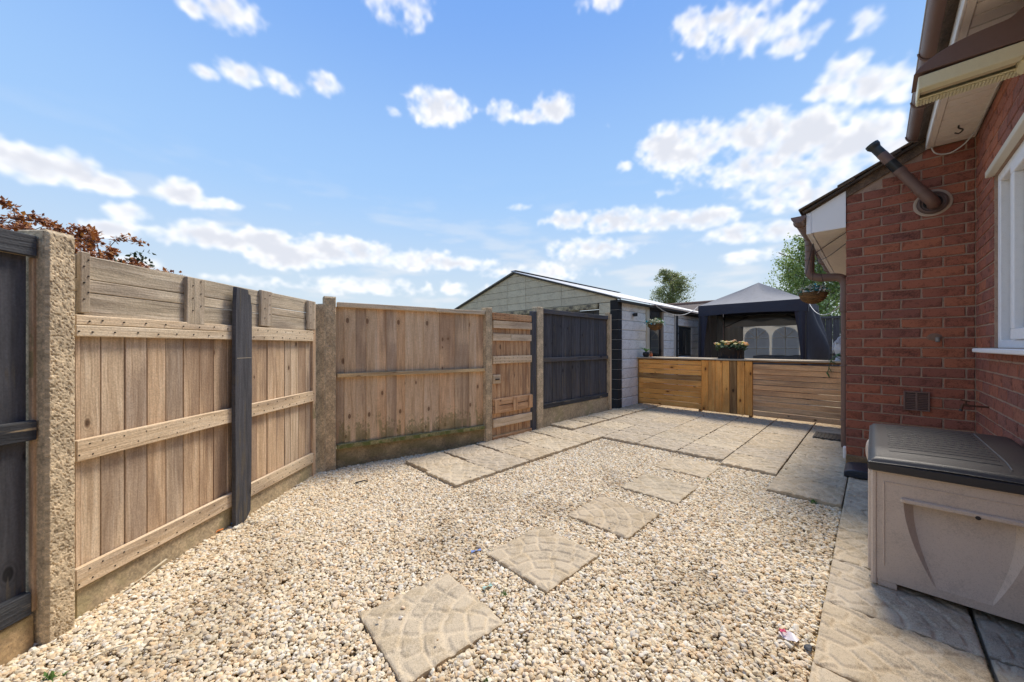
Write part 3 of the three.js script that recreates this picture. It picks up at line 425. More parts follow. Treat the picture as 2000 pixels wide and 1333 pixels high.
  part(door, 'glass_panel', cbox(.006, .9, .40, .001), new THREE.MeshPhysicalMaterial({ color: new THREE.Color().setRGB(.02, .025, .028), roughness: .06, clearcoat: 1 }), [.0165, .2, 0]); part(door, 'handle', merge([cbox(.02, .14, .03, .004), cyl([.015, .02, 0], [.05, .02, 0], .007), cyl([.05, .02, 0], [.05, .02, .06], .007)]), STEEL, [.022, .06, -.27]);
  bar(f, 'door_head', BLACKP, [gd - .06, gd + .004], [1.842, 1.93], [-8.56, -7.245]);
  bar(f, 'mullion_post', plain(.5, .47, .42, .8), [gd - .05, gd + .02], [0, 1.93], [-8.62, -8.565]); bar(f, 'mullion_post', BLACKP, [gd - .05, gd + .015], [0, 1.93], [-8.76, -8.625]);
  for (let y = 0; y < 1.9; y += .176) { const top = Math.min(y + .171, 1.9); for (const [a, b] of y < .82 || y > 1.45 ? [[8.765, 10.5]] : [[8.765, 8.82], [9.66, 10.5]]) bar(f, 'concrete_plank', pick(ROCKW), [gd - .05, gd], [y + .004, top], [-b, -a], { ch: .008, grain: 'z' }); }
  const win = bar(f, 'window', BLACKP, [gd - .05, gd - .012], [.86, 1.57], [-9.655, -8.825]); for (const z of [-.21, .21]) part(win, 'pane', cbox(.004, .60, .36, .001), new THREE.MeshPhysicalMaterial({ color: new THREE.Color().setRGB(.03, .035, .04), roughness: .05, clearcoat: 1 }), [.021, 0, z]);
  bar(f, 'end_trim', plain(.36, .37, .37, .8), [gd - .05, gd + .01], [0, 1.95], [-10.6, -10.505]);
  bar(f, 'back_wall', ROCKW[1], [W, gd - .1], [0, 1.9], [-10.6, -10.5]); bar(f, 'far_side_wall', ROCKW[1], [W, W + .08], [0, 1.95], [-10.5, -t0 - .11]);
  // corrugated roof
  const sheet = (side) => { const n = 130, m = 3, pos = [], idx = [], L = 2.78, cs = Math.cos(Math.atan(slope)), dT = (t1 + .05) - (t0 - .06); for (let i = 0; i <= n * 4; i++) for (let j = 0; j <= m; j++) { const t = t0 - .06 + dT * i / (n * 4), q = j / m * L * cs; pos.push(ridge.d + side * q, ridge.y + .014 - q * slope + .013 * Math.sin(i * Math.PI / 2) , -t); } for (let i = 0; i < n * 4; i++) for (let j = 0; j < m; j++) { const a = i * (m + 1) + j, b = a + 1, c = a + m + 1, d = c + 1; idx.push(a, b, c, b, d, c); } const g = new THREE.BufferGeometry(); g.setAttribute('position', new THREE.Float32BufferAttribute(pos, 3)); g.setIndex(idx); g.computeVertexNormals(); return g; };
  const roofM = plain(.56, .58, .60, .6, { side: THREE.DoubleSide }); part(f, 'roof_sheet', sheet(1), roofM); part(f, 'roof_sheet', sheet(-1), roofM);
  const an = Math.atan(slope), tr = 2.72; for (const s of [1, -1]) { const g = cbox(tr, .022, .025, .003); g.rotateZ(-s * an); g.translate(ridge.d + s * tr / 2 * Math.cos(an), ridge.y - tr / 2 * Math.sin(an) - .012, -t0 + .03); part(f, 'verge_trim', g, plain(.05, .05, .05, .7)); }
  part(f, 'ridge_cap', cbox(.16, .012, t1 - t0 + .1, .004).translate(ridge.d, ridge.y + .034, -(t0 + t1) / 2), plain(.12, .12, .12, .7));
  bar(f, 'fascia', BLACKP, [gd + .03, gd + .10], [1.885, 1.925], [-t1, -t0 + .05]);
  bar(f, 'sloping_fascia', WBLACK[0], [gd + .002, gd + .028], [1.84, 1.925], [-t1, -8.56]);
  // wall lamp on the white side
  const lp = thing('wall_lamp', 'small black cylinder lamp on the white garage wall', 'lamp'); const q = onD(1242, 615, gd + .06); hset(lp, gd + .05, q.y, q.t); part(lp, 'shade', merge([cyl([0, -.03, 0], [0, .03, 0], .04, .04, 18), B3(.06, .03, .03, -.03, 0, 0)]), BLACKP);
}

// ---------------------------------------------------------------- timber counter across the terrace
{
  const f = thing('timber_counter', 'timber bar counter with orange planks, upright-board door and paler slatted end', 'counter'); const t0 = 6.75; hset(f, 0, 0, t0); // local x = d
  const a = -3.215, b = -2.10, c = -1.357, e = -.205;
  const hL = [.035, .135, .235, .325, .43, .52, .61, .70, .79, .862];
  for (let i = 0; i + 1 < hL.length; i++) bar(f, 'plank', i === 5 ? WDARK[0] : WORANGE[[0, 1, 2, 1, 0, 0, 0, 3, 0][i]], [a, b], [hL[i] + .0025, hL[i + 1] - .0025], [-.018, rr(-.003, .004)], { jit: .0015, ch: .004 });
  const n = 7, door = bar(f, 'door', plain(.2, .12, .05, .9), [b + .006, c], [.03, .872], [-.02, -.002]);
  for (let k = 0; k < n; k++) { const w = (c - b) / n; part(door, 'plank', cbox(w - .005, .85, .02, .004, 'y', .001), k === 4 ? WDARK[0] : WORANGE[[1, 0, 3, 0, 0, 0, 2][k]], [-(c - b - .006) / 2 + w * (k + .5) - .003, 0, .021]); }
  const m = 10; for (let k = 0; k < m; k++) { const y0 = .03 + k * .081; bar(f, 'plank', pick(WPALE), [c + .004, e], [y0 + .003, y0 + .078], [-.02 + rr(-.002, .002), .002 + rr(-.004, .005)], { jit: .003, ch: .005 }); }
  bar(f, 'counter_top', WTOP[2], [-3.29, -.20], [.884, .908], [-.46, .045], { ch: .004 }); bar(f, 'top_rail', WDARK[0], [a, e], [.862, .883], [-.05, -.022]);
  for (const x of [a + .03, b - .03, c - .03, e - .03]) bar(f, 'upright', WDARK[0], [x - .025, x + .025], [0, .862], [-.075, -.025], { grain: 'y' });
  bar(f, 'edge_trim', WDARK[0], [-3.235, -3.217], [.0, .88], [-.04, .006], { grain: 'y' });
}

// ---------------------------------------------------------------- the house
const HW = .571, ET = 4.635, CD = -.187;                  // wall plane, end-wall plane, outer corner
const roofAt = (d) => 2.43 + .52 * (d + .46);             // underside of the tiles
{
  const f = thing('brick_house', 'red brick house with white window, soffits and tiled lean-to roof', 'house'); hset(f, 0, 0, 0);       // local x = d, y, z = -t
  const course = .0831, bl = .228, bh = .073, jt = .0101, winT0 = 2.45, winT1 = 4.043, winY0 = 1.105, winY1 = 2.262;
  // walls behind the bricks show as the mortar joints
  const ext = (pts, depth, holes = []) => { const s = new THREE.Shape(pts.map((p) => new THREE.Vector2(...p))); for (const h of holes) s.holes.push(new THREE.Path(h.map((p) => new THREE.Vector2(...p)))); return new THREE.ExtrudeGeometry(s, { depth, bevelEnabled: false }); };
  const sideG = ext([[-1.6, -.1], [ET + .1, -.1], [ET + .1, 2.80], [-1.6, 2.80]], .22, [[[winT0, winY0], [winT1, winY0], [winT1, winY1], [winT0, winY1]]]); sideG.rotateY(Math.PI / 2); sideG.translate(HW + .006, 0, 0);
  const side = part(f, 'side_wall', sideG, MORTAR);
  const endG = ext([[CD + .006, -.1], [HW + .02, -.1], [HW + .02, roofAt(HW) - .01], [CD + .006, roofAt(CD) - .01]], .2); endG.translate(0, 0, -(ET + .206)); const end = part(f, 'end_wall', endG, MORTAR);
  const wingG = ext([[ET + .02, -.1], [8.2, -.1], [8.2, 2.4], [ET + .02, 2.4]], .2); wingG.rotateY(Math.PI / 2); wingG.translate(CD + .006, 0, 0); const wing = part(f, 'wing_wall', wingG, MORTAR);
  const bg = {}; const brickGeo = (w, k, ax) => { const key = w.toFixed(3) + k + ax; return bg[key] ??= ax === 'd' ? cbox(w, bh, .06, .004, 'x', .0018) : cbox(.06, bh, w, .004, 'z', .0018); };
  const y0 = .113;
  // end wall, stretcher bond from the outer corner
  for (let r = 0; ; r++) { const y = y0 + r * course; if (y > 3) break; let d = CD; const lead = r % 2 ? bl : .109; for (let k = 0; d < HW - .02; k++) { let w = k ? bl : lead; if (d + w > HW - .004) w = HW - .004 - d; if (y + bh + .02 < roofAt(d) && w > .02) { const cd = d + w / 2; if (!(Math.hypot(cd - .345, (y + .036 - 2.31)) < .0)) part(end, 'brick', brickGeo(w, r % 3 + k % 2, 'd'), BRICKS[Math.floor(hash(r, k, 9) * 8)], [cd, y + bh / 2, -ET - .03 + (hash(r, k, 4) - .5) * .002]); } d += w + jt; } }
  // side wall: the bricks that the picture shows singly, the rest joined
  const rest = []; for (let r = 0; ; r++) { const y = y0 + r * course; if (y > 2.74) break; let t = ET - .004; const lead = r % 2 ? .109 : bl; for (let k = 0; t > -1.55; k++) { let w = k ? bl : lead; const a = t - w, inY = y + bh > winY0 + .005 && y < winY1 + .01; let lo = a, hi = t; if (inY && lo < winT1 + .004 && hi > winT1) lo = winT1 + .004; else if (inY && hi > winT0 && lo < winT0) hi = winT0 - .004; else if (inY && hi <= winT1 + .004 && lo >= winT0 - .004) lo = hi; if (hi - lo > .03) { const wd = hi - lo, c = (hi + lo) / 2; if (c > 3.3) part(side, 'brick', brickGeo(wd, r % 3, 't'), BRICKS[Math.floor(hash(r, k, 19) * 8)], [HW + .03 + (hash(r, k, 14) - .5) * .002, y + bh / 2, -c]); else rest.push(cbox(.06, bh, wd, .004, 'z', .001).translate(HW + .03, y + bh / 2, -c)); } t -= w + jt; } }
  part(side, 'brickwork', merge(rest), BRICKS[0]).userData.kind = 'stuff';
  const wr = []; for (let r = 0; ; r++) { const y = y0 + r * course; if (y > 2.2) break; let t = ET + (r % 2 ? .109 + jt : bl + jt) - .1; for (; t < 8.1;) { wr.push(cbox(.06, bh, bl, .004, 'z').translate(CD + .028, y + bh / 2, -(t + bl / 2))); t += bl + jt; } } part(wing, 'brickwork', merge(wr), BRICKS[1]).userData.kind = 'stuff';
  bar(f, 'plinth', CONCS.make(.62, .5, .42), [CD - .003, HW], [-.1, .105], [-ET - .1, -ET + .004], { ch: .006 }); bar(f, 'plinth', CONCS.make(.62, .5, .42), [HW - .004, HW + .06], [-.1, .105], [-ET + .005, 1.5], { ch: .006 });
  // window
  const w = part(f, 'window', cbox(.07, winY1 - winY0, .062, .004).translate(HW + .055, (winY0 + winY1) / 2, -winT1 + .031), UPVC);
  const fr = (n, y, z, x = [HW + .02, HW + .09], m = UPVC) => { const g = cbox(x[1] - x[0], y[1] - y[0], Math.abs(z[1] - z[0]), .004); return part(w, n, g, m, [(x[0] + x[1]) / 2, (y[0] + y[1]) / 2, (z[0] + z[1]) / 2]); };
  fr('frame', [winY1 - .06, winY1], [-winT1 + .063, -winT0]); fr('frame', [winY0, winY0 + .05], [-winT1 + .063, -winT0 - .063]); fr('frame', [winY0, winY1 - .061], [-winT0 - .062, -winT0]);
  fr('mullion', [winY0 + .051, winY1 - .061], [-3.70, -3.635]);
  fr('sash', [winY0 + .052, winY0 + .115], [-3.632, -winT0 - .064], [HW + .005, HW + .07]); fr('sash', [winY1 - .13, winY1 - .064], [-3.632, -winT0 - .064], [HW + .005, HW + .07]); fr('sash', [winY0 + .116, winY1 - .131], [-3.632, -3.565], [HW + .005, HW + .07]); fr('sash', [winY0 + .116, winY1 - .131], [-winT0 - .13, -winT0 - .065], [HW + .005, HW + .07]);
  part(w, 'pane', cbox(.004, winY1 - winY0 - .112, .284, .0005), GLASS, [HW + .055, (winY0 + winY1) / 2 - .005, -3.841]); part(w, 'pane', cbox(.004, winY1 - winY0 - .25, 3.565 - winT0 - .13, .0005), GLASS, [HW + .04, (winY0 + winY1) / 2 - .005, -(3.565 + winT0 + .13) / 2]);
  for (let k = 0; k < 9; k++) part(w, 'blind_slat', cbox(.004, 1.02, .07, .001, 'y'), plain(.62, .66, .68, .7), [HW + .17, 1.70, -3.95 + k * .16], [0, .9, 0]);
  bar(f, 'window_sill', UPVC, [HW - .075, HW + .02], [winY0 - .03, winY0 - .002], [-4.165, -winT0 + .06], { ch: .005 });
  bar(f, 'window_head', plain(.66, .60, .48, .5), [HW - .03, HW + .02], [winY1 + .002, winY1 + .045], [-4.075, -winT0 + .05], { ch: .004 });
  // room behind the window
  const room = plain(.20, .19, .18, .9); bar(f, 'inner_wall', room, [2.2, 2.25], [.0, 2.6], [-4.5, 1.5]); bar(f, 'inner_floor', room, [.85, 2.2], [-.02, .03], [-4.5, 1.5]); bar(f, 'inner_ceiling', room, [.85, 2.2], [2.5, 2.55], [-4.5, 1.5]); bar(f, 'inner_partition', room, [.85, 2.2], [.03, 2.5], [-4.55, -4.505]); bar(f, 'inner_partition', room, [.80, 2.2], [.03, 2.5], [1.51, 1.55]);
  // main eaves: soffit boards, fascia
  for (let k = 0; k < 52; k++) { const a = ET - .004 - k * .1; bar(f, 'soffit_board', SOFFIT, [.352, HW - .002], [2.766, 2.776], [-a, -a + .092], { ch: .004 }); }
  bar(f, 'soffit_trim', SOFFIT, [.318, .350], [2.758, 2.772], [-ET + .01, 1.0], { ch: .002 }); bar(f, 'fascia', UPVC, [.306, .3175], [2.756, 2.93], [-ET + .01, 1.0], { ch: .002 });
  // wing eaves
  for (let k = 0; k < 26; k++) { const a = ET + .012 + k * .13; bar(f, 'soffit_board', SOFFIT, [-.432, CD - .004], [2.226, 2.236], [-a - .1245, -a], { ch: .004 }); }
  bar(f, 'soffit_trim', UPVC, [-.462, -.434], [2.217, 2.232], [-8.2, -ET - .012], { ch: .002 }); bar(f, 'fascia', UPVC, [-.476, -.4625], [2.215, 2.42], [-8.2, -ET - .01], { ch: .002 });
  const bargeG = ext([[-.4615, 2.222], [CD - .002, 2.222], [CD - .002, roofAt(CD) - .012], [-.4615, roofAt(-.46) - .012]], .014); bargeG.translate(0, 0, -ET - .002); part(f, 'gable_end_board', bargeG, WHITEP); bar(f, 'corner_cover', UPVC, [-.4765, -.440], [2.214, 2.42], [-ET - .005, -ET + .018], { ch: .002 });
  // roof: a boarded deck under courses of concrete tiles
  const an = Math.atan(.52), roofPart = (name, d0, d1, ta, tb, lift, th, m, ch = .004) => { const L = (d1 - d0) / Math.cos(an), g = cbox(L, th, tb - ta, ch, 'z', .001); g.rotateZ(an); const dm = (d0 + d1) / 2; return part(f, name, g, m, [dm, roofAt(dm) + lift, -(ta + tb) / 2]); };
  const tileM = grainy(681, [104, 92, 82], .4, [1 / .6, 1 / .6], .95, .002, { patches: .5, patchCol: [132, 122, 104], speck: 1 }), TM = [tileM.make(.8, .78, .75), tileM.make(.65, .62, .6), tileM.make(.95, .9, .85)];
  roofPart('roof_deck', -.50, 3.6, ET - .05, 8.3, .016, .022, tileM.make(.45, .40, .36)); roofPart('roof_deck', .26, 3.6, -1.6, ET - .052, .035, .022, tileM.make(.5, .45, .42));
  for (let k = 0; k < 12; k++) { const a = -.53 + k * .29; for (let j = 0; j < 3; j++) { const o = roofPart('roof_tile', a, a + .40, ET - .062 + j * .335, ET + .268 + j * .335, .052, .018, TM[(k + j) % 3], .006); o.rotation.z = -.045; } roofPart('tile_course', a, a + .40, ET + .945, 8.32, .05, .018, TM[k % 3]); if (a > .2) roofPart('tile_course', a, a + .40, -1.6, ET - .07, .06, .018, TM[k % 3]); }
  const vm = grainy(691, [120, 104, 90], .5, [1 / .4, 1 / .4], .98, .004, { patches: .5, patchCol: [90, 76, 66] }).make(.8, .74, .68); const vg = ext([[CD, roofAt(CD) - .075], [HW + .05, roofAt(HW + .05) - .075], [HW + .05, roofAt(HW + .05) + .004], [-.47, roofAt(-.47) + .004], [-.47, roofAt(-.47) - .010], [CD, roofAt(CD) - .012]], .012); vg.translate(0, 0, -ET - .003); part(f, 'verge_mortar', vg, vm);
  { const g = cbox(4.2, .022, 10, .004); g.rotateZ(-an); part(f, 'rear_roof', g, TM[0], [5.4, roofAt(3.6) - .9, -3.4]); bar(f, 'rear_wall', BRICKS[0], [7, 7.2], [0, 2.6], [-8.2, 1.6]); bar(f, 'far_end_wall', BRICKS[1], [CD + .22, 7], [0, 2.42], [-8.2, -8.0]); bar(f, 'near_end_wall', BRICKS[1], [.8, 7], [0, 2.6], [1.56, 1.76]); }
  bar(f, 'meter_cover', WHITEP, [CD - .03, CD - .004], [.03, .14], [-ET - .24, -ET - .17], { ch: .006 });
}
// gutters and pipes
function halfPipe(len, r, seg = 14, wall = .003) { const sh = new THREE.Shape(); sh.absarc(0, 0, r, Math.PI, 2 * Math.PI, false); sh.absarc(0, 0, r - wall, 2 * Math.PI, Math.PI, true); return new THREE.ExtrudeGeometry(sh, { depth: len, bevelEnabled: false, curveSegments: seg }); }
{
  const g = thing('roof_gutter', 'brown half-round gutter along the main eaves above the window', 'gutter', [0, 0, 0], 0, 'brown gutters'); hset(g, .252, 2.895, ET - .02); part(g, 'trough', halfPipe(6, .056), BROWN);
  for (const t of [.03, .65, 1.28, 1.9, 2.6]) part(g, 'bracket', merge([new THREE.TorusGeometry(.0605, .006, 6, 20, Math.PI).rotateZ(Math.PI).translate(0, 0, t), B3(.05, .03, .02, .045, -.035, t)]), BROWN);
  const lip = new THREE.CylinderGeometry(.005, .005, 6, 8).rotateX(Math.PI / 2).translate(-.056, 0, 3); part(g, 'front_lip', lip, plain(.34, .32, .30, .5)); part(g, 'stop_end', new THREE.CylinderGeometry(.058, .058, .008, 20, 1, false, 0, Math.PI).rotateX(Math.PI / 2).rotateZ(-Math.PI / 2).translate(0, 0, -.004), BROWN);
  const h = thing('roof_gutter', 'brown half-round gutter along the lower wing eaves', 'gutter', [0, 0, 0], 0, 'brown gutters'); hset(h, -.536, 2.398, 8.2); part(h, 'trough', halfPipe(8.2 - ET + .04, .058), BROWN); for (let k = 0; k < 5; k++) part(h, 'bracket', merge([new THREE.TorusGeometry(.0625, .006, 6, 20, Math.PI).rotateZ(Math.PI).translate(0, 0, 3.4 - k * .8), B3(.03, .03, .02, .045, -.04, 3.4 - k * .8)]), BROWN);
  part(h, 'stop_end', new THREE.CylinderGeometry(.060, .060, .008, 20, 1, false, 0, Math.PI).rotateX(Math.PI / 2).rotateZ(-Math.PI / 2).translate(0, 0, 8.2 - ET + .044), BROWN);
  const p = thing('downpipe', 'brown downpipe dropping from the wing gutter and bending to the wall', 'downpipe'); hset(p, 0, 0, 5.5); const x = -.536, wx = CD - .045;
  part(p, 'drop', tubeGeo([[x, 2.345, 0], [x, 2.20, 0], [x, 2.03, 0], [x, 1.965, 0], [x + .03, 1.925, 0], [x + .08, 1.905, .0], [wx - .06, 1.885, 0], [wx - .02, 1.865, 0], [wx, 1.82, 0], [wx, 1.5, 0]], .045, 60, 14), BROWN); part(p, 'pipe', cyl([wx, -.03, 0], [wx, 1.5, 0], .034, .034, 16), BROWN);
  for (const y of [2.29, 2.22, 2.12]) part(p, 'collar', new THREE.TorusGeometry(.047, .005, 6, 20).rotateX(Math.PI / 2), BROWN, [x, y, 0]); for (const y of [1.55, .9, .3]) part(p, 'clip', merge([new THREE.TorusGeometry(.038, .006, 6, 20).rotateX(Math.PI / 2), B3(.05, .025, .03, .03, 0, 0)]), BROWN, [wx, y, 0]);
  const w = thing('overhead_cable', 'thin dark wires sagging under the wing soffit', 'cable'); hset(w, 0, 0, 0); part(w, 'wire', tubeGeo([[-.54, 2.18, -5.6], [-.35, 2.21, -5.2], [CD, 2.19, -ET - .05]], .004), CABLEB); part(w, 'wire', tubeGeo([[-.56, 2.26, -6.4], [-.38, 2.13, -5.5], [CD - .002, 2.08, -ET - .03]], .004), CABLEB);
}
{
  // flue pipe on the end wall
  const f = thing('flue_pipe', 'brown vent pipe rising from a round plate on the brick end wall', 'pipe'); hset(f, .345, 2.305, ET);
  part(f, 'wall_plate', merge([new THREE.CylinderGeometry(.088, .092, .024, 36).rotateX(Math.PI / 2).translate(0, 0, .014), new THREE.TorusGeometry(.075, .009, 10, 36).translate(0, 0, .025)]), plain(.11, .07, .058, .55));
  part(f, 'mortar_ring', noiseDeform(new THREE.TorusGeometry(.097, .013, 8, 40), .016, 14, 5).scale(1, 1, .35), plain(.42, .33, .26, .95), [0, 0, .006]); part(f, 'gap', new THREE.CylinderGeometry(.055, .055, .005, 30).rotateX(Math.PI / 2), plain(.012, .011, .010, .9), [0, 0, .026]);
  part(f, 'elbow', tubeGeo([[.005, -.02, .03], [0, -.015, .075], [-.02, .01, .105], [-.06, .07, .12]], .040, 20, 18), BROWN); part(f, 'pipe', cyl([-.055, .06, .118], [-.30, .46, .155], .036, .036, 22), BROWN);
  for (const k of [.03, .52]) { const a = [-.055 - .245 * k, .06 + .40 * k, .118 + .037 * k]; part(f, 'collar', cyl(a, [a[0] - .018, a[1] + .030, a[2] + .003], .041, .041, 22), BROWN); }
  { const a = [-.055 - .245 * .55, .06 + .40 * .55, .118 + .037 * .55]; part(f, 'tape', cyl(a, [a[0] - .06, a[1] + .098, a[2] + .009], .0373, .0373, 22), plain(.015, .016, .018, .3)); }
  part(f, 'terminal', merge([cyl([-.30, .46, .155], [-.335, .517, .160], .035, .035, 20), cyl([-.335, .517, .160], [-.350, .541, .162], .035, .047, 20), cyl([-.350, .541, .162], [-.362, .561, .164], .047, .046, 20)]), plain(.03, .032, .030, .5));
  // vent grille
  const a = onT(1767, 768, ET), b = onT(1815, 801, ET), v = thing('air_vent', 'brown louvred air vent set in the brick end wall', 'vent'); hset(v, (a.d + b.d) / 2, (onT(1791, 784, ET).y), ET); const W = b.d - a.d, Hh = .15;
  part(v, 'backing', cbox(W - .01, Hh - .01, .01, .002), plain(.02, .015, .013, .8), [0, 0, .004]); for (const y of [-Hh / 2, Hh / 2]) part(v, 'frame', cbox(W + .012, .012, .018, .002), BROWN, [0, y, .010]); for (const x of [-W / 2, 0, W / 2]) part(v, 'frame', cbox(.012, Hh - .014, .018, .002), BROWN, [x, 0, .010]); for (let k = 0; k < 9; k++) part(v, 'louvre', cbox(W - .014, .008, .014, .001), BROWN, [0, -Hh / 2 + .018 + k * .0143, .011], [.5, 0, 0]);
  // pipe stub
  const s = onT(1831, 661, ET), p = thing('pipe_stub', 'short capped overflow pipe sticking out of a mortar patch', 'pipe'); hset(p, s.d, s.y, ET); part(p, 'mortar_patch', new THREE.CylinderGeometry(.026, .040, .006, 9).rotateX(Math.PI / 2).scale(1.2, .9, 1), plain(.22, .135, .095, .98), [-.014, .010, .001]); part(p, 'stub', merge([cyl([0, 0, 0], [0, -.004, .045], .012), cyl([0, .002, .042], [0, -.03, .050], .014)]), plain(.22, .20, .17, .6));
  // garden tap
  const tp = onD(1930, 796, HW), k = thing('garden_tap', 'old brass garden tap on a bare pipe from the side wall', 'tap'); hset(k, HW, tp.y, tp.t); k.scale.setScalar(.6); const br = plain(.11, .055, .035, .45, { metalness: .6 });
  part(k, 'pipe', tubeGeo([[.02, .0, 0], [-.05, 0, 0], [-.11, .002, 0], [-.16, .006, 0]], .011, 20, 10), br); part(k, 'body', merge([cyl([-.14, .004, 0], [-.19, .01, 0], .017, .015), cyl([-.185, .012, 0], [-.20, -.05, 0], .013, .012), cyl([-.165, .01, 0], [-.165, .055, 0], .010)]), br); part(k, 'handle', merge([cyl([-.20, .066, 0], [-.13, .050, 0], .006), new THREE.SphereGeometry(.010, 10, 8).translate(-.2, .066, 0)]), br); part(k, 'spout_connector', cyl([-.199, -.045, 0], [-.204, -.07, 0], .016, .016), plain(.02, .035, .045, .4));
}
{
  // flood lamp under the eaves
  const f = thing('flood_lamp', 'old brown wall floodlight with yellowed ribbed diffuser under the eaves', 'lamp'); hset(f, HW, 2.525, 2.95);       // local x = d - HW
  const prof = new THREE.Shape(); prof.moveTo(0, -.02); prof.lineTo(0, .16); prof.lineTo(-.06, .15); prof.bezierCurveTo(-.10, .145, -.095, .115, -.135, .112); prof.bezierCurveTo(-.22, .108, -.32, .105, -.405, .03); prof.lineTo(-.418, .010); prof.lineTo(-.06, .0); prof.lineTo(0, -.02);
  const g = new THREE.ExtrudeGeometry(prof, { depth: .192, bevelEnabled: true, bevelSize: .004, bevelThickness: .004, bevelSegments: 2, curveSegments: 14 }); part(f, 'hood', g, BROWN, [0, .004, -.096]);
  const cream = PLAST.make(.74, .68, .44), ribs = []; cream.roughness = .35; for (let k = 0; k < 30; k++) ribs.push(cbox(.0085, .005, .06, .001).translate(-.40 + k * .0118, -.0745, -.062));
  part(f, 'diffuser', merge([B3(.33, .066, .010, -.242, -.038, .092, .004), B3(.36, .066, .010, -.227, -.038, -.092, .004), B3(.010, .066, .174, -.402, -.038, 0, .004), B3(.32, .008, .042, -.237, -.066, .066, .003), B3(.345, .008, .066, -.224, -.067, -.054, .003), ...ribs]), cream);
  part(f, 'lens_trough', B3(.31, .010, .060, -.24, -.050, .013, .003), PLAST.make(.56, .45, .27)); part(f, 'mounting', cbox(.075, .10, .13, .02), cream, [-.045, -.045, 0]); part(f, 'swivel', cyl([-.05, .085, .098], [-.05, .085, .112], .024, .020, 20), BROWN);
  const c = thing('wall_cable', 'thin white cable looping from the soffit to the brick corner', 'cable'); hset(c, 0, 0, 0); part(c, 'cable', tubeGeo([[.33, 2.77, -4.58], [.36, 2.70, -4.6], [.43, 2.675, -4.6], [.50, 2.70, -4.55], [.545, 2.745, -4.45], [.555, 2.757, -4.2], [.557, 2.757, -3.7], [.556, 2.70, -3.46]], .005, 60), CABLEW);
  const h = thing('cup_hook', 'small dark cup hook screwed into the white soffit', 'hook'); hset(h, .45, 2.765, 4.3); part(h, 'hook', tubeGeo([[0, 0, 0], [0, -.02, 0], [.02, -.04, 0], [.0, -.06, 0], [-.02, -.05, 0]], .005), CABLEB);
}

